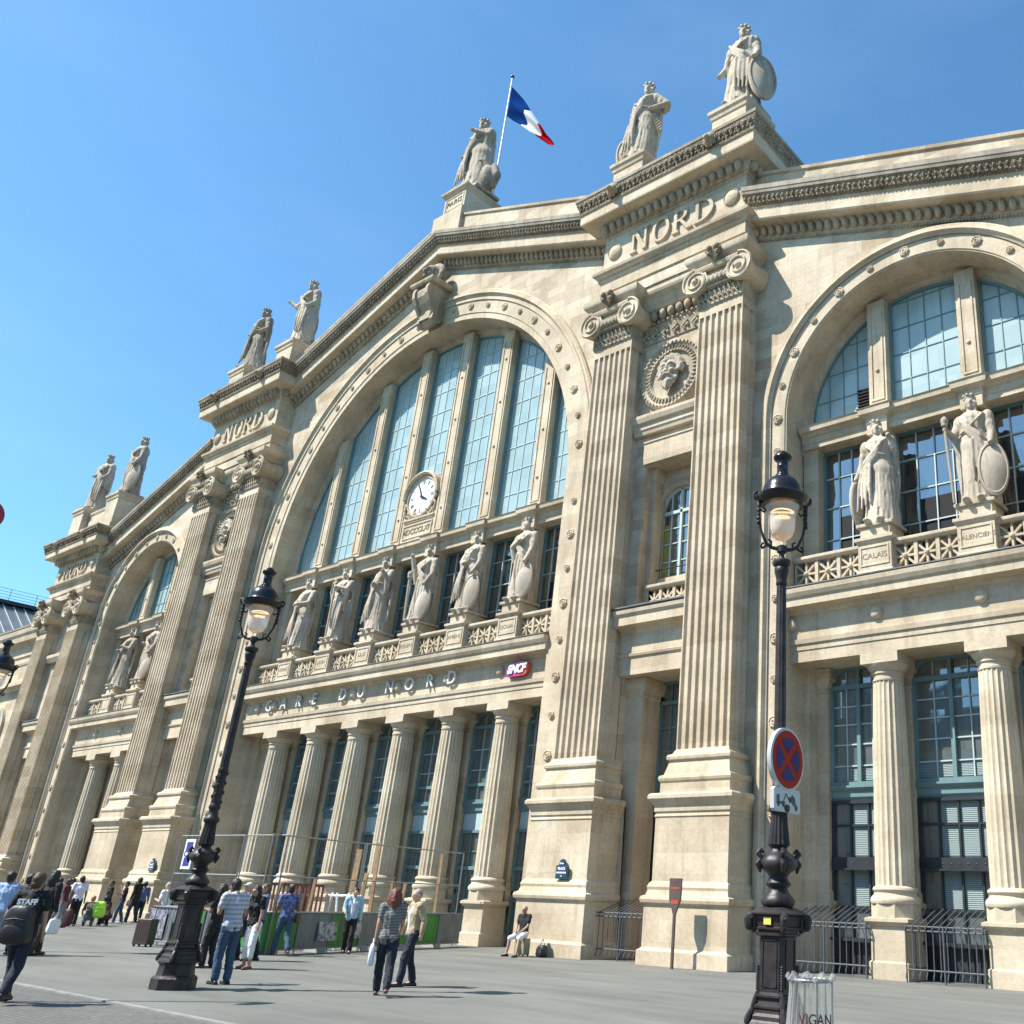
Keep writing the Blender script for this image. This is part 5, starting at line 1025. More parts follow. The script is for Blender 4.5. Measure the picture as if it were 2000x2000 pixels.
T=empty('round_red_sign',(17.7,-18.6,0),label='edge of a round red sign at the extreme left, against the sky',cat='road sign')
d=Vector((36.54-17.9,-23.09+18.56,0)); 
m=MB(); sc=[(.0,0)]; m.lathe([(.25,-.03),(.26,0),(.25,.03)],n=28); o=m.obj('disc',mat('dark red enamel',(.28,.012,.03),.35),T,smooth=True,angle=50); o.location=(0.03,0.02,7.33); o.rotation_euler=(PI/2,0,math.atan2(d.y,d.x)+PI/2+.5)
MB().tube((-.25,-.0,0),(-.25,0,7.6),.05,n=10).obj('pole',M['iron'],T,smooth=True)
CI=mat('grey painted steel',(.09,.095,.105),.45)
def cage(x0,x1,y0,y1,label,zt=1.30):
    T=empty('window_guard',(x0,y0,0),0,label,'window guard','steel bar guards at the foot of the windows')
    W=x1-x0; D=y1-y0; n=max(4,int(W/.185)); rail=MB(); rail.path([(0,0,.30),(W,0,.30)],.020,6); rail.path([(0,0,zt-.10),(W,0,zt-.10)],.020,6); rail.path([(0,.02,zt),(W,.02,zt)],.022,6)
    for xx in (0,W): rail.path([(xx,0,zt),(xx,D,zt+.42)],.02,6); rail.path([(xx,0,.3),(xx,D,.3)],.016,6); rail.path([(xx,0,0),(xx,0,zt)],.022,6); rail.path([(xx,D*.5,.3),(xx,D*.5,zt+.2)],.012,5); rail.path([(xx,0,zt-.1),(xx,D,zt-.1)],.014,5)
    rail.path([(W*.5,0,0),(W*.5,0,zt)],.028,6); rail.obj('rail',CI,T)
    for i in range(n+1):
        x=W*i/n; b=MB(); b.path([(x,-.06,.10),(x,-.055,.16),(x,-.01,.24),(x,0,.34),(x,0,zt-.16),(x,-.03,zt-.06),(x,0,zt+.02),(x,D,zt+.44)],.015,5); b.obj('bar',CI,T)
cage(14.75,17.55,.05,1.3,'steel bar guard in the gap between the two big pedestals, right of the seated man')
cage(21.3,23.84,1.12,2.3,'steel bar guard just right of the near lamp')
cage(24.98,27.05,1.12,2.3,'steel bar guard between the two thick columns at right')
cage(28.22,30.3,1.12,2.3,'steel bar guard cut off by the right edge')
# ================================================================= building site enclosure
GR=mat('green hoarding paint',(.035,.20,.03),.5,var=.25,vscale=1.5); GY=mat('galvanised hoarding',(.16,.18,.19),.5,metal=.3,var=.25,vscale=2)
GA=mat('galvanised tube',(.25,.26,.26),.45,metal=.5); WD=mat('raw timber',(.30,.19,.10),.8,var=.3,vscale=4,bump=.3)
POS=mat('torn poster paper',(.30,.31,.32),.8,var=.9,vscale=9); POSc=mat('colour poster',(.20,.19,.24),.6,var=.95,vscale=11)
H=empty('hoarding',(0,0,0),label='low corrugated site hoarding in green and grey panels with torn posters',cat='hoarding')
def hpanel(p,q,mt_,h=1.03):
    p=Vector((p[0],p[1],0));q=Vector((q[0],q[1],0)); L=(q-p).length; d=(q-p)/L; nrm=Vector((d.y,-d.x,0)); n=int(L/.045); m=MB(); vs=[]
    for i in range(n+1):
        c=p+d*L*i/n+nrm*(.018 if (i//2)%2 else 0); vs+=[(c.x,c.y,.12),(c.x,c.y,h)]
    m.add(vs,[(2*i,2*i+2,2*i+3,2*i+1) for i in range(n)]); o=m.obj('panel',mt_,H)
    t=MB(); t.path([p+nrm*.02+Vector((0,0,h)),q+nrm*.02+Vector((0,0,h))],.022,6); t.path([p+nrm*.02+Vector((0,0,.12)),q+nrm*.02+Vector((0,0,.12))],.022,6); t.path([p+nrm*.02,p+nrm*.02+Vector((0,0,h))],.022,6); t.obj('tube_frame',GY,o)
    return o
A,B,C_=Vector((5.4,-8.46)),Vector((10.67,-8.07)),Vector((8.3,.6))
for i,mt_ in enumerate((GY,GR,GY,GR)): hpanel(A.lerp(B,i/4),A.lerp(B,(i+1)/4),mt_)
for i,mt_ in enumerate((GR,GY,GR,GY,GR,GR,GY)): hpanel(B.lerp(C_,i/7),B.lerp(C_,(i+1)/7),mt_)
def ondir(P,Q,t,z,off=.06):
    p=P.lerp(Q,t); d=(Q-P).normalized(); return Vector((p.x+d.y*off,p.y-d.x*off,z)),d
def poster(P,Q,t,z0,z1,wd,mt_,name='poster'):
    c,d=ondir(P,Q,t,0); a=(c.x-d.x*wd/2,c.y-d.y*wd/2);b_=(c.x+d.x*wd/2,c.y+d.y*wd/2)
    m=MB().add([(a[0],a[1],z0),(b_[0],b_[1],z0),(b_[0],b_[1],z1),(a[0],a[1],z1)],[(0,1,2,3)]); return m.obj(name,mt_,H)
poster(B,C_,.27,.30,.80,.75,POS); poster(B,C_,.40,.35,.82,.5,POS); poster(B,C_,.64,.4,.85,.45,POS); poster(A,B,.10,.2,.95,.55,POSc); poster(A,B,.02,.25,.95,.3,POSc)
for i in range(5):   # feet blocks
    c,d=ondir(B,C_,.06+.2*i,0,-.2); MB().box(c.x-.35,c.x+.35,c.y-.12,c.y+.12,0,.12).obj('foot_block',mat('concrete foot',(.32,.30,.27),.9),H)
def meshpanel(P,Q,t0,t1,label,z0=1.05,z1=3.02,mid=1.95):
    a,_=ondir(P,Q,t0,0,-.25); b_,_=ondir(P,Q,t1,0,-.25); T=empty('mesh_fence_panel',(a.x,a.y,0),label=label,cat='fence panel',group='tall wire mesh fence panels round the building site'); b_=b_-a
    f=MB(); f.path([(0,0,0),(0,0,z1)],.022,6); f.path([(0,0,z1),(b_.x,b_.y,z1)],.02,6); f.path([(b_.x,b_.y,z1),(b_.x,b_.y,0)],.022,6); f.path([(0,0,mid),(b_.x,b_.y,mid)],.02,6); f.path([(0,0,z0),(b_.x,b_.y,z0)],.016,6); f.obj('frame',GA,T)
    w_=MB(); L=b_.length; n=int(L/.14)
    for i in range(1,n): p=b_*i/n; w_.tube((p.x,p.y,z0),(p.x,p.y,mid),.0035,n=3)
    for k in range(1,8): z=z0+(mid-z0)*k/8; w_.tube((0,0,z),(b_.x,b_.y,z),.003,n=3)
    for k in range(1,4): z=mid+(z1-mid)*k/4; w_.tube((0,0,z),(b_.x,b_.y,z),.0022,n=3)
    w_.obj('wire_mesh',GA,T); return T
meshpanel(A,B,.02,.62,'tall mesh fence panel carrying the CBI board, left of the lamp'); meshpanel(A,B,.64,1.0,'short tall mesh fence panel just right of the left lamp')
meshpanel(B,C_,.0,.42,'tall mesh fence panel behind the man in the blue shirt'); meshpanel(B,C_,.43,1.0,'tall mesh fence panel ending at the right corner of the site')
T=empty('site_board',(0,0,0),label='white and blue board reading CBI hung on the mesh fence',cat='sign'); c,d=ondir(A,B,.14,0,-.18); ra=math.atan2(d.y,d.x); T.location=(c.x,c.y,2.5); T.rotation_euler=(0,0,ra)
MB().box(-.24,.24,-.01,.01,-.42,.42).obj('board',M['white'],T); MB().box(-.16,.16,-.016,-.011,-.34,.34).obj('blue_field',mat('board blue',(.03,.03,.25),.5),T)
MB().box(-.17,.17,-.020,-.017,-.10,.10).obj('white_band',M['white'],T)
textmesh('lettering','CBI',.24,mat('board letters',(.03,.03,.25),.5),T,.002,Matrix.Translation((0,-.024,0))@Matrix.Rotation(PI/2,4,'X'),bold=.012)
def plank(x,y,z1,tilt,label,w_=.11,z0=0,mt_=None):
    o=MB().box(-w_/2,w_/2,-.025,.025,z0,z1).obj('timber_post',mt_ or WD); o.location=(x,y,0); o.rotation_euler=(R_(tilt[1]),R_(tilt[0]),.3); tag(o,label,'post','timber posts standing inside the building site')
for k,(t,off,z1,tl,lab,wd) in enumerate(((.52,-1.3,2.9,(2,0),'broad rough timber post, left one of the tall pair',.20),(.60,-1.0,3.15,(-1,0),'tall thin timber post beside the metal pole',.13),(.56,-1.2,2.2,(3,0),'short timber post between the tall ones',.14),(.93,-.7,2.95,(0,0),'lone brown timber post near the right corner of the site',.10),(.30,-1.1,1.95,(4,0),'timber stake behind the grey panel at left',.10),(.68,-.8,2.0,(-2,0),'timber stake behind the striped-top woman',.09),(.75,-1.0,1.95,(5,0),'leaning pair stake near the tan jacket man',.12),(.08,-.6,1.8,(8,0),'slanted timber stake by the blue shirted man',.08))):
    c,d=ondir(B,C_,t,0,off); plank(c.x,c.y,z1,tl,lab,wd)
T=empty('site_barrier',(0,0,0),label='dark red slatted site barrier behind the mesh fence',cat='barrier'); c,d=ondir(B,C_,.30,0,-1.6); T.location=(c.x,c.y,0); T.rotation_euler=(0,0,math.atan2(d.y,d.x))
RB=mat('oxide red paint',(.15,.025,.018),.6); MB().box(-1.1,1.1,-.03,.03,1.72,1.80).obj('rail',RB,T); MB().box(-1.1,1.1,-.03,.03,.45,.55).obj('rail',RB,T)
for i in range(13): MB().box(-1.10+i*.18,-1.05+i*.18,-.02,.02,.3,1.72).obj('slat',RB,T)
for k,t in enumerate((.42,.50)):
    T=empty('trestle',(0,0,0),label=('white trestle leaning at left behind the hoarding','white trestle beside the light blue jacket man')[k],cat='trestle',group='white trestles in the site'); c,d=ondir(B,C_,t,0,-1.1); T.location=(c.x,c.y,0)
    for s in (-1,1): MB().path([(s*.45,0,.0),(s*.12,0,1.55)],.035,6).obj('leg',M['white'],T)
    MB().path([(-.5,0,1.5),(.5,0,1.5)],.035,6).obj('beam',M['white'],T)
# ================================================================= buildings across the square (seen in the window glass)
WC=mat('rendered house front',(.50,.45,.36),.85,var=.15,vscale=.4); DG=mat('house window',(.02,.025,.03),.1)
def house(x0,x1,y,h,label):
    T=empty('apartment_building',((x0+x1)/2,y,0),label=label,cat='apartment building',group='apartment buildings across the square'); W=x1-x0
    MB().box(-W/2,W/2,-12,0,0,h).obj('wall',WC,T); MB().prism([(-W/2,h),(W/2,h),(W/2-1.5,h+4),(-W/2+1.5,h+4)],-11,-.6).obj('roof',M['roof'],T)
    m=MB().run([(0,h),(.6,h+.05),(.6,h+.35),(0,h+.4)],-W/2,W/2).obj('cornice',WC,T)
    f=None; n=int(W/3.4)
    for k in range(4):
        for i in range(n):
            if f is None: f=MB().box(-.6,.6,.0,.06,-1.1,1.1).obj('window',DG,T)
            else: f=f.copy(); COL.objects.link(f); f.parent=T
            f.location=(-W/2+W*(i+.5)/n,0,2.6+k*(h-3)/4+.6)
house(-70,-30,-75,19,'long rendered apartment building across the square, far left'); house(-28,4,-73,21,'rendered apartment building across the square, second from left')
house(6,36,-72,20,'rendered apartment building across the square, third from left'); house(38,74,-72,22,'rendered apartment building across the square, rightmost')
# ================================================================= people
SKIN=mat('light skin',(.52,.30,.20),.55); SKIN2=mat('brown skin',(.16,.085,.055),.55); SKIN3=mat('tan skin',(.38,.21,.14),.55)
def cloth(name,c,b=.5): return mat(name,c,.85,bump=b,bscale=9,var=.16,vscale=5)
def striped(name,c1,c2,per):
    m=bpy.data.materials.new(name); m.use_nodes=True; n=m.node_tree.nodes; l=m.node_tree.links; b=n['Principled BSDF']; b.inputs['Roughness'].default_value=.85
    tc=n.new('ShaderNodeTexCoord'); wv=n.new('ShaderNodeTexWave'); wv.bands_direction='Z'; wv.inputs['Scale'].default_value=per; wv.inputs['Distortion'].default_value=.5; wv.inputs['Detail'].default_value=1
    l.new(tc.outputs['Object'],wv.inputs['Vector']); r=n.new('ShaderNodeValToRGB'); r.color_ramp.elements[0].position=.45; r.color_ramp.elements[1].position=.55; r.color_ramp.elements[0].color=(*c1,1); r.color_ramp.elements[1].color=(*c2,1); l.new(wv.outputs['Fac'],r.inputs[0]); l.new(r.outputs[0],b.inputs['Base Color']); return m
CB=cloth('black cloth',(.010,.010,.011)); CJ=cloth('blue jeans',(.035,.07,.125)); CDJ=cloth('dark jeans',(.012,.017,.032)); CW=cloth('white cloth',(.68,.69,.72)); CLB=cloth('light blue shirt',(.27,.38,.58)); CP=cloth('pale blue jacket',(.34,.48,.56)); CT=cloth('tan jacket',(.34,.27,.17)); CG=cloth('grey cloth',(.20,.21,.22)); CD=cloth('dark brown cloth',(.05,.035,.03)); CDN=cloth('denim shirt',(.09,.13,.24)); CPR=mat('patterned blue shirt',(.10,.13,.28),.85,var=.9,vscale=16); COL_=cloth('olive cloth',(.09,.08,.05)); CST=striped('black and white stripes',(.018,.018,.02),(.28,.28,.26),13); CGS=striped('grey white stripes',(.32,.33,.38),(.50,.50,.55),4)
SHB=mat('black shoe',(.012,.012,.014),.4); SHW=mat('white shoe',(.55,.56,.58),.5); SHR=mat('brown shoe',(.12,.06,.04),.5)
HB=mat('black hair',(.012,.010,.009),.5,bump=.6,bscale=60); HR=mat('red brown hair',(.13,.035,.018),.45,bump=.6,bscale=60); HBr=mat('brown hair',(.07,.04,.022),.5,bump=.6,bscale=60); HG=mat('sandy hair',(.30,.15,.06),.5,bump=.5,bscale=60); HGr=mat('cropped grey hair',(.33,.26,.22),.7)
ARM={'down':((.04,.0,-.27),(.06,.05,-.53)),'back':((.05,-.10,-.26),(.06,-.08,-.50)),'fwd':((.05,.09,-.26),(.03,.24,-.42)),'hold':((.05,.02,-.27),(-.07,.26,-.22)),'chin':((.06,.10,-.22),(-.08,.20,.06)),'side':((.10,.0,-.26),(.13,.05,-.50)),'low':((.03,.08,-.27),(-.08,.22,-.42))}
def person(x,y,rz,label,top,bot,skin=SKIN,hair=HB,style='short',h=1.72,aL='down',aR='down',step=.12,side=.0,shoe=SHB,sleeve='short',blen='long',lean=0,bend=0,woman=False,pose='stand',jacket=None,headdown=0):
    T=empty('person',(x,y,0),R_(rz),label,'person','people on the square'); k=h/1.72
    hw=.085 if not woman else .09; sw=.185 if not woman else .165
    hip=.90; knee=.49
    def LN(p): # lean/bend forward above hip
        z=p[2]
        if z>hip: t=z-hip; return (p[0]+lean*t, p[1]+bend*t, z-abs(bend)*t*.18)
        return p
    sh=[LN((s*sw,0,1.415)) for s in (-1,1)]; nk=LN((0,-.005,1.46)); hd=LN((0,.02+headdown*.06,1.60-headdown*.02)); ch=LN((0,0,1.28)); wa=LN((0,0,1.06)); pv=(0,0,.93)
    if pose=='stand':
        ft=[(-hw-side/2,step,.07),(hw+side/2,-step,.07)]
        kn=[]
        for s,(fx,fy,fz) in zip((-1,1),ft):
            my=(fy)*.5+(.05 if fy>0 else .04); kn.append((s*hw+(fx-s*hw)*.5,my,knee-abs(fy)*.10))
        if step>.18: ft[1]=(ft[1][0],ft[1][1]-.03,.14)
        hp=[(-hw,0,hip),(hw,0,hip)]
    elif pose=='sit':
        hip=.60; hp=[(-.10,0,.60),(.10,0,.60)]; kn=[(-.22,.40,.52),(.16,.38,.50)]; ft=[(-.30,.56,.07),(.20,.42,.07)]
        dz=-.30; sh=[(a,b-.02,c+dz) for a,b,c in sh]; nk=(0,-.02,1.16); hd=(0,.03,1.30); ch=(0,-.03,.98); wa=(0,-.02,.78); pv=(0,0,.62)
    elif pose=='crouch':
        hip=.30; hp=[(-.10,-.15,.32),(.10,-.15,.32)]; kn=[(-.16,.22,.52),(.16,.22,.48)]; ft=[(-.12,.05,.07),(.13,-.02,.07)]
        sh=[(-sw,.18,.82),(sw,.18,.82)]; nk=(0,.2,.87); hd=(0,.27,.98); ch=(0,.12,.70); wa=(0,-.05,.48); pv=(0,-.14,.34)
    sc=lambda p:(p[0]*k,p[1]*k,p[2]*k)
    arms=[]
    for s,a,S_ in ((-1,aL,sh[0]),(1,aR,sh[1])):
        e,hn=ARM[a] if isinstance(a,str) else a; arms.append(((S_[0]+s*e[0],S_[1]+e[1],S_[2]+e[2]),(S_[0]+s*hn[0],S_[1]+hn[1],S_[2]+hn[2])))
    B=MB()
    # continuous body
    B.path([sc(pv),sc(wa),sc(ch)],[.085*k,.07*k,.075*k],10); B.path([sc(sh[0]),sc(sh[1])],.04*k,10); B.path([sc(ch),sc(nk)],[.07*k,.05*k],10); B.path([sc(nk),sc((hd[0],hd[1]-.01,hd[2]-.06))],[.055*k,.05*k],10)
    B.ball(sc(hd),.098*k,14,10,(.80,.95,1.18)); B.ball(sc((hd[0],hd[1]+.025,hd[2]-.075)),.052*k,10,8,(1,1,.8))
    B.ball(sc((hd[0],hd[1]+.098,hd[2]-.012)),.018*k,8,6,(.8,1,1.5)); B.tube(sc((hd[0]-.035,hd[1]+.078,hd[2]+.022)),sc((hd[0]+.035,hd[1]+.078,hd[2]+.022)),.014*k,n=6,cap=1); B.ball(sc((hd[0],hd[1]+.085,hd[2]-.055)),.016*k,8,5,(1.5,.8,.7))
    for s in (-1,1): B.ball(sc((hd[0]+s*.08,hd[1]-.005,hd[2]-.01)),.024*k,7,6,(.5,.8,1.2))
    for i in (0,1):
        th=.72 if blen!='shorts' else 1; sn=.66 if blen=='long' else 1
        B.path([sc(hp[i]),sc(kn[i])],[.085*k*th,.052*k*max(th,.8 if blen=='long' else .9)],10); B.path([sc(kn[i]),sc(((kn[i][0]+ft[i][0])/2,(kn[i][1]+ft[i][1])/2-.015,(kn[i][2]+ft[i][2])/2+.03)),sc((ft[i][0],ft[i][1],ft[i][2]+.02))],[.050*k*max(sn,.8),.050*k*sn,.036*k*max(sn,.8)],10)
        B.path([sc(ft[i]),sc((ft[i][0],ft[i][1]+.12,ft[i][2]-.03))],[.036*k,.03*k],8)
        e,hn=arms[i]; B.path([sc(sh[i]),sc(e)],[.052*k,.040*k],9); B.path([sc(e),sc(hn)],[.039*k,.026*k],9)
        d=(Vector(hn)-Vector(e)).normalized(); q=Vector(hn)+d*.035; B.ball(sc(q),.036*k,9,7,(.75,.9,1.15)); sd=-1 if i==1 else 1
        u=d.cross(Vector((0,0,1))); u=u.normalized() if u.length>.1 else Vector((0,1,0))
        for j in range(4): b0=q+d*.028+u*(.012*(j-1.5)*1.2); B.path([sc(b0),sc(b0+d*.032),sc(b0+d*(.05+.006*(j in (1,2)))+Vector((-.01*(1 if i else -1),.008,0)))],[.0098*k,.009*k,.007*k],6)
        B.path([sc(q-d*.01+Vector((0,.028,0))),sc(q+d*.018+Vector((0,.045,0)))],[.011*k,.009*k],6)
    body=B.remesh('body',skin,T,vox=.0125,sm=2)
    # shirt
    Sx=MB(); o=.018
    for s in (-1,1): Sx.path([sc((pv[0]+s*.055,pv[1],pv[2]-.01)),sc((wa[0]+s*.05,wa[1],wa[2])),sc((ch[0]+s*.075,ch[1],ch[2])),sc((sh[(s+1)//2][0]*.62+nk[0]*.38,sh[(s+1)//2][1],sh[(s+1)//2][2]-.02))],[(.122 if not woman else .128)*k,(.098 if not woman else .085)*k,(.108 if not woman else .10)*k,.065*k],10)
    if woman: 
        for s in (-1,1): Sx.ball(sc((ch[0]+s*.07,ch[1]+.075,ch[2]-.02)),.062*k,9,7)
    Sx.path([sc((0,pv[1]-.01,pv[2]+.02)),sc((0,wa[1]-.005,wa[2])),sc((0,ch[1]-.01,ch[2])),sc((0,nk[1]-.01,nk[2]-.08))],[.11*k,.10*k,.112*k,.08*k],10); Sx.path([sc(sh[0]),sc(sh[1])],.066*k,10); Sx.path([sc((nk[0],nk[1],nk[2]-.06)),sc((nk[0],nk[1],nk[2]-.015))],[.085*k,.062*k],10)
    hem=MB()
    for i in (0,1):
        e,hn=arms[i]; t=1.0 if sleeve=='long' else .62
        p=[sh[i][j]+(e[j]-sh[i][j])*t for j in range(3)]; Sx.path([sc(sh[i]),sc(p)],[.072*k,.062*k if sleeve!='long' else .055*k],10)
        if sleeve=='long': q=[e[j]+(hn[j]-e[j])*.95 for j in range(3)]; Sx.path([sc(e),sc(q)],[.054*k,.040*k],10)
    Sx.remesh('shirt' if not jacket else 'jacket',jacket or top,T,vox=.014,sm=1,fold=.009)
    if jacket:
        f=MB(); f.path([sc((wa[0],wa[1]+.075,wa[2]-.08)),sc((wa[0],wa[1]+.075,wa[2])),sc((ch[0],ch[1]+.082,ch[2])),sc((nk[0],nk[1]+.035,nk[2]-.05))],[.05*k,.052*k,.062*k,.045*k],10); f.remesh('shirt',top,T,vox=.014,sm=1)
    # trousers
    P=MB(); P.path([sc((-.05,pv[1],pv[2]-.03)),sc((.05,pv[1],pv[2]-.03))],.110*k,10)
    for i in (0,1):
        P.path([sc((hp[i][0],hp[i][1],hp[i][2]+.02)),sc(kn[i])],[.098*k,.074*k],10)
        t={'long':.93,'capri':.55,'shorts':.02}[blen]; e=[kn[i][j]+(ft[i][j]-kn[i][j])*t for j in range(3)]
        if t>.1: mid=[(kn[i][j]+e[j])/2 for j in range(3)]; mid[1]-=.01; P.path([sc(kn[i]),sc(mid),sc(e)],[.076*k,.070*k,.060*k if blen!='long' else .066*k],10)
        P.ball(sc(kn[i]),.079*k,9,7)
    P.remesh('trousers',bot,T,vox=.014,sm=1,fold=.009)
    for i in (0,1):
        q=MB(); fz=ft[i][2]-.035; q.path([sc((ft[i][0],ft[i][1]-.045,fz)),sc((ft[i][0],ft[i][1]+.06,fz-.002)),sc((ft[i][0]*1.08,ft[i][1]+.165,fz-.008))],[.042*k,.044*k,.034*k],8); q.box((ft[i][0]-.035)*k,(ft[i][0]+.035)*k,(ft[i][1]-.08)*k,(ft[i][1]+.16)*k,max(0,(fz-.035))*k,(fz)*k); q.remesh('shoe',shoe,T,vox=.012,sm=1)
    Hh=MB()
    if style!='bald':
        if style=='cap': Hh.ball(sc((hd[0],hd[1]-.008,hd[2]+.035)),.098*k,12,8,(.9,1.02,.95)); Hh.ball(sc((hd[0],hd[1]+.10,hd[2]+.055)),.06*k,10,6,(1,1,.25))
        else:
            Hh.ball(sc((hd[0],hd[1]-.018,hd[2]+.035)),.100*k,12,9,(.90,1.0,1.02)); Hh.ball(sc((hd[0],hd[1]-.045,hd[2]-.02)),.080*k,10,8,(1,.8,1.1))
            if style=='long':
                for s in (-1,1): Hh.path([sc((hd[0]+s*.065,hd[1]-.02,hd[2]+.02)),sc((hd[0]+s*.085,hd[1]-.03,hd[2]-.08)),sc((hd[0]+s*.080,hd[1]-.05,hd[2]-.16))],[.045*k,.055*k,.045*k],8)
                Hh.path([sc((hd[0],hd[1]-.055,hd[2]+.02)),sc((hd[0],hd[1]-.07,hd[2]-.09)),sc((hd[0],hd[1]-.07,hd[2]-.17))],[.075*k,.082*k,.065*k],9)
        Hh.remesh('hat' if style=='cap' else 'hair',hair,T,vox=.012,sm=1,fold=.007 if style!='cap' else 0)
    else:
        Hh.ball(sc((hd[0],hd[1]-.008,hd[2]+.018)),.0985*k,12,8,(.82,.97,1.05)); Hh.obj('hair',hair,T,smooth=True,angle=180)
    E_=MB()
    for s in (-1,1): E_.ball(sc((hd[0]+s*.030,hd[1]+.083,hd[2]+.004)),.010*k,6,4,(1.3,.6,.8))
    E_.obj('eyes',M['black'],T)
    T['_']=0; del T['_']; T.scale=(1,1,1)
    return T,arms,sh,k
def bagthing(name,cat,label,mt_,loc,rz,size,strap=None,vox=.015,pocket=True):
    o=empty(name,loc,rz,label,cat); sx,sy,sz=size; m=MB(); P=lambda v,e: math.copysign(abs(v)**e,v)
    nn,mm=28,16; vs=[]
    for i in range(mm+1):
        t=-PI/2+PI*i/mm; r=abs(cos(t))**.45; zt=(P(sin(t),.6)+1)/2; r*=1-.16*zt
        for j in range(nn): a=2*PI*j/nn; w_=1+.05*sin(3*a+zt*6)+.03*sin(7*a-zt*9); vs.append((sx/2*r*P(cos(a),.55)*w_,sy/2*r*P(sin(a),.55)*w_,zt*sz))
    m.add(vs,[(i*nn+j,i*nn+(j+1)%nn,(i+1)*nn+(j+1)%nn,(i+1)*nn+j) for i in range(mm) for j in range(nn)]); m.obj('bag',mt_,o,smooth=True,angle=180)
    if pocket and name=='rucksack': 
        q=MB(); q.ball((0,-sy*.5,sz*.32),sx*.36,14,8,(1,.16,.8)); q.path([(-sx*.3,-sy*.52,sz*.62),(0,-sy*.56,sz*.66),(sx*.3,-sy*.52,sz*.62)],.012,6); q.obj('pocket',mt_,o,smooth=True,angle=80)
    if strap: MB().path(strap,.011,5).obj('strap',mt_,o)
    return o
BAGB=mat('black nylon',(.015,.015,.018),.5,bump=.3,bscale=20); BAGR=mat('brown leather',(.12,.055,.03),.5); BAGW=mat('white plastic bag',(.70,.72,.74),.4,bump=.5,bscale=12); LIME=mat('lime green nylon',(.40,.75,.05),.5)
def at(T,dx,dy): a=T.rotation_euler.z; return (T.location.x+dx*cos(a)-dy*sin(a),T.location.y+dx*sin(a)+dy*cos(a))
# right to left
p,_,_,_=person(21.30,-11.85,52,'red-haired woman seen from behind in a striped top, walking with a white bag',CST,CDJ,hair=HR,style='long',woman=True,aL='down',aR=((.03,.08,-.26),(.0,.20,-.40)),step=.24,shoe=SHR,h=1.72)
x,y=at(p,-.25,.07); bagthing('plastic_bag','carrier bag','white carrier bag hanging from the hand of the woman in the striped top',BAGW,(x,y,.46),R_(52),(.10,.27,.36),strap=[(0,-.06,.33),(0,0,.43),(0,.06,.33)])
person(19.99,-10.35,163,'bald man in a tan jacket and white T-shirt striding towards the camera',CW,CDJ,hair=HGr,style='bald',jacket=CT,sleeve='long',aL='back',aR=((.06,.03,-.26),(.02,.14,-.45)),step=.16,h=1.74)
p,_,_,_=person(13.42,-1.25,185,'man in a black T-shirt and white shorts sitting on a suitcase by the pedestal',CB,CW,hair=HGr,style='bald',pose='sit',blen='shorts',aL='low',aR='low',skin=SKIN3)
x,y=at(p,0,-.02); SC=empty('suitcase',(x,y,0),R_(185),'olive suitcase used as a seat by the seated man','suitcase'); m=MB().box(-.20,.20,-.14,.14,.05,.50); m.remesh('case',mat('olive hard case',(.24,.25,.15),.5),SC,vox=.012,sm=5)
for sx_ in (-.16,.16):
    for sy_ in (-.1,.1): MB().ball((sx_,sy_,.03),.03,8,6).obj('wheel',M['black'],SC)
bagthing('rucksack','bag','black bag on the ground right of the seated man',BAGB,(14.0,-.95,0),0,(.36,.28,.34),strap=[(-.1,0,.33),(0,0,.5),(.1,0,.33)])
person(10.75,-5.45,-128,'man in a pale blue jacket and black trousers walking past the hoarding',CW,CB,hair=HB,jacket=CP,sleeve='long',step=.14,aL='down',aR=((.05,.08,-.26),(.0,.22,-.34)),h=1.74)
p,_,_,_=person(11.05,-7.65,78,'man in a patterned blue shirt and jeans striding left with a brown shoulder bag',CPR,CJ,skin=SKIN2,hair=HB,step=.27,aR=((.05,-.02,-.27),(-.02,.16,-.30)),aL='fwd',shoe=SHR,h=1.76)
x,y=at(p,.26,-.08); bagthing('shoulder_bag','bag','brown bag on the hip of the man in the patterned blue shirt',BAGR,(x,y,.80),R_(78),(.12,.30,.24),strap=[(0,-.1,.22),(-.10,-.05,.62),(0,.1,.22)])
p,_,_,_=person(14.89,-10.70,196,'dark-haired woman in a black top and white cropped trousers, right of the jeans man',CB,CW,hair=HB,style='long',woman=True,blen='capri',step=.08,side=.12,aL='down',aR='side',skin=SKIN3,bend=.12,headdown=.6,shoe=SHR)
x,y=at(p,.24,.05); bagthing('shoulder_bag','bag','large dark bag carried between the jeans man and the dark-haired woman',BAGB,(x,y,.62),R_(196),(.20,.42,.36),strap=[(0,-.12,.33),(0,0,.75),(0,.12,.33)])
person(18.03,-12.93,92,'man in a pale striped T-shirt and blue jeans looking down, by the left lamp',CGS,CJ,hair=HB,step=.02,side=.03,aL='hold',aR='hold',bend=.14,headdown=.9,h=1.82,skin=SKIN3)
person(14.35,-11.30,120,'dark-clothed person half hidden behind the left lamp',CB,CB,hair=HB,style='long',aL='hold',aR='down',step=.06,skin=SKIN2,h=1.70)
person(12.30,-9.55,190,'person in a pale cap behind the man in jeans',CG,CDJ,hair=mat('pale cap',(.40,.38,.34),.8),style='cap',h=1.76)
person(12.55,-9.25,170,'woman with long light brown hair in denim, behind the dark-haired woman',CDN,CDJ,hair=HBr,style='long',woman=True,h=1.74,sleeve='long')
p,_,_,_=person(3.9,-7.45,115,'balding man in a white T-shirt with a black shoulder bag, behind the brown suitcase',CW,mat('pale trousers',(.55,.56,.55),.8),hair=HGr,style='bald',aL='hold',aR='hold',step=.10,bend=.06,skin=SKIN)
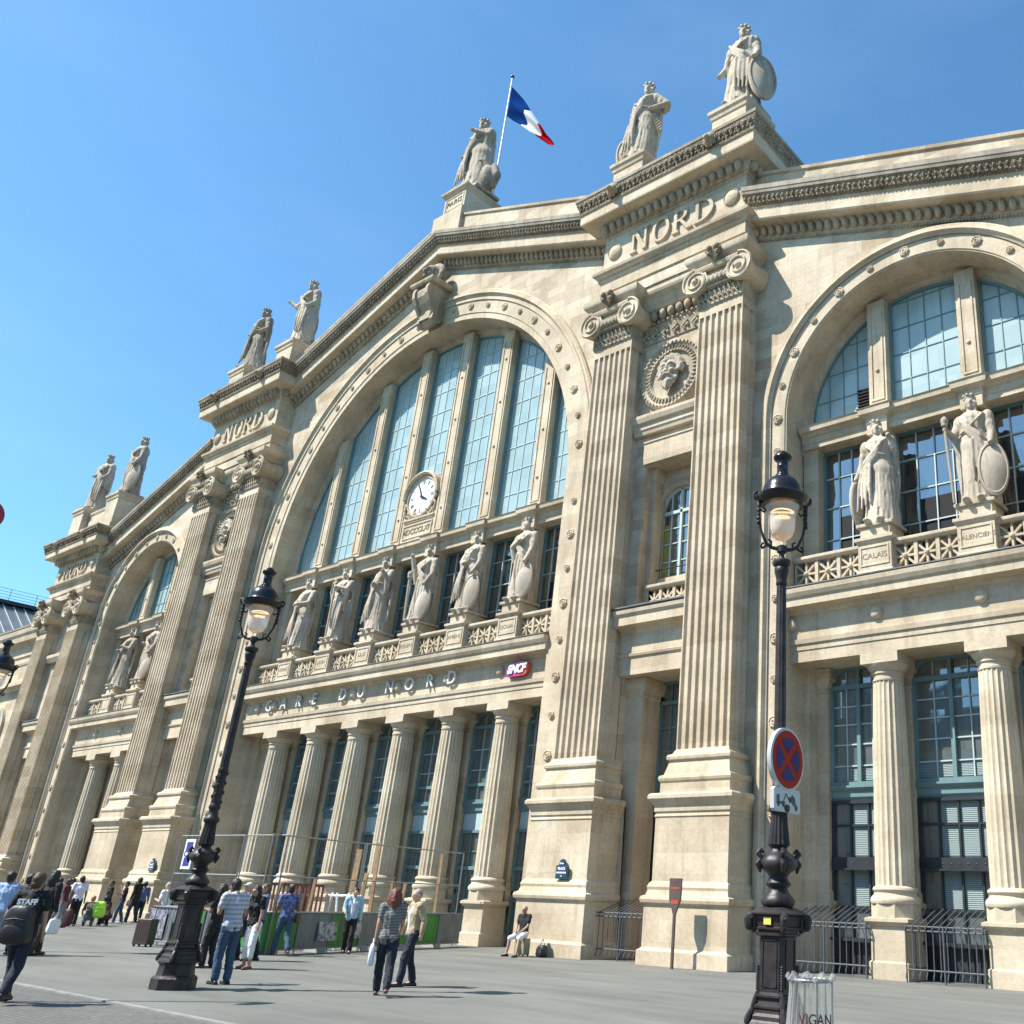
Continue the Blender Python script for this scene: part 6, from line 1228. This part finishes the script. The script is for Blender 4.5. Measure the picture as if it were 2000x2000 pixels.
x,y=at(p,.20,.02); bagthing('shoulder_bag','bag','black bag at the side of the balding man in white',BAGB,(x,y,.78),R_(115),(.16,.36,.30),strap=[(0,-.1,.28),(-.1,0,.66),(0,.1,.28)])
SC=empty('suitcase',(6.35,-9.0,0),R_(25),'tall brown wheeled suitcase standing alone left of the left lamp','suitcase'); m=MB().box(-.24,.24,-.15,.15,.06,.72); m.remesh('case',mat('brown hard case',(.075,.05,.045),.35,bump=.15,bscale=20),SC,vox=.013,sm=5)
m=MB(); 
for i in range(6): m.box(-.19+i*.07,-.175+i*.07,-.158,-.146,.14,.66)
m.obj('rib',mat('brown rib',(.10,.07,.06),.4),SC)
for sx_ in (-.19,.19):
    for sy_ in (-.1,.1): MB().ball((sx_,sy_,.035),.035,8,6).obj('wheel',M['black'],SC)
MB().path([(-.1,.1,.7),(-.1,.1,.98),(.1,.1,.98),(.1,.1,.7)],.012,6).obj('handle',CI,SC)
person(-12.0,-.95,70,'slim person in a denim shirt, rightmost of the far left group',CDN,CDJ,hair=HB,style='short',h=1.72,skin=SKIN2,sleeve='long',step=.06)
p,_,_,_=person(-11.6,-1.4,120,'tall dark-dressed man with a tan holdall, in the far left group',CB,CDJ,hair=HB,h=1.88,skin=SKIN2,aL='down',aR='chin',sleeve='long',side=.1)
x,y=at(p,.1,.22); bagthing('holdall','bag','tan leather holdall carried by the tall dark-dressed man',BAGR,(x,y,.66),R_(30),(.48,.24,.30),strap=[(-.15,0,.28),(0,0,.5),(.15,0,.28)])
person(-10.8,-2.3,160,'young man in a black printed T-shirt and blue jeans leaning, in the far left group',CB,CJ,hair=HB,h=1.70,skin=SKIN3,aL='chin',aR='hold',step=.16,shoe=SHW,bend=-.06)
person(-8.1,-4.0,95,'crouching person in dark brown, at the right of the crouching pair',CD,CB,hair=HB,pose='crouch',sleeve='long',aL='fwd',aR='fwd',skin=SKIN3)
p,_,_,_=person(-7.6,-4.8,70,'crouching sandy-haired person in olive, at the left of the crouching pair',COL_,CG,hair=HG,pose='crouch',sleeve='long',aL='fwd',aR='fwd')
x,y=at(p,.28,-.10); bagthing('rucksack','rucksack','bright lime green rucksack on the back of the crouching sandy-haired person',LIME,(x,y,.30),R_(70),(.46,.50,.62))
person(-7.7,-5.35,75,'man in a white shirt and dark trousers seen from behind, in the far left group',mat('white shirt cloth',(.66,.62,.72),.85,bump=.4,bscale=9),CB,hair=HB,h=1.84,skin=SKIN2,step=.10,bend=.10)
person(-8.3,-5.9,60,'person in pale grey leaning left beside the man in the white shirt',cloth('pale grey cloth',(.46,.50,.52)),CG,hair=HB,h=1.72,skin=SKIN3,step=.16,aL='fwd')
bagthing('suitcase','suitcase','dark red and black soft suitcase by the feet of the man in the white shirt',mat('dark red nylon',(.07,.015,.03),.6,var=.8,vscale=5),(-7.2,-5.75,0),.6,(.40,.26,.62))
person(-8.9,-5.2,185,'person in a white vest and dark shorts, left edge of the group',CW,CD,hair=HB,h=1.74,skin=SKIN2,step=.05,blen='capri')
p,_,_,_=person(9.2,-12.75,20,'tall dark-clothed person with pale bag, behind the man with the black rucksack',CB,CD,hair=HB,h=1.86,skin=SKIN3,sleeve='long',step=.16,aL='down',style='long')
x,y=at(p,.30,.06); bagthing('plastic_bag','carrier bag','crumpled white carrier bag held by the tall dark-clothed person',BAGW,(x,y,.46),.3,(.14,.32,.34),strap=[(0,-.06,.31),(0,0,.42),(0,.06,.31)])
person(8.9,-13.15,30,'person in a dark grey jacket left of the tall dark-clothed person',cloth('charcoal cloth',(.035,.033,.045)),CDJ,hair=HB,h=1.76,sleeve='long',step=.05)
person(9.0,-13.6,40,'man in a light blue shirt near the extreme left edge',CLB,CG,hair=HB,h=1.80,skin=SKIN2,sleeve='long',step=.10,aL='fwd')
p,_,_,_=person(19.30,-16.78,44,'man in a black STAFF T-shirt with a rucksack, walking away at the left edge',CB,CDJ,hair=HBr,h=1.74,skin=SKIN3,step=.20,aL='side',aR='down')
x,y=at(p,0,-.20); bagthing('rucksack','rucksack','big black rucksack low on the back of the STAFF man',BAGB,(x,y,.76),R_(44),(.42,.28,.54),strap=[(-.12,.08,.38),(-.14,.18,.58),(-.13,.2,.4)])
textmesh('lettering','STAFF',.105,M['white'],p,.002,Matrix.Translation((0,-.137,1.335))@Matrix.Rotation(PI/2,4,'X'),bold=.004)


person(-10.1,-3.2,175,'person in dark clothes standing at the back between the crouching pair and the leaning youth',CB,CB,hair=HB,h=1.70,skin=SKIN3,sleeve='long',step=.05)
person(-9.6,-4.6,200,'dark-haired person half hidden behind the man in the white shirt',CD,CB,hair=HBr,h=1.72,skin=SKIN3,sleeve='long',step=.05,woman=True,style='long')
person(-6.2,-6.4,-40,'person in a maroon top standing near the dark red suitcase',cloth('maroon cloth',(.09,.02,.03)),CG,hair=HB,h=1.70,skin=SKIN2,step=.06)
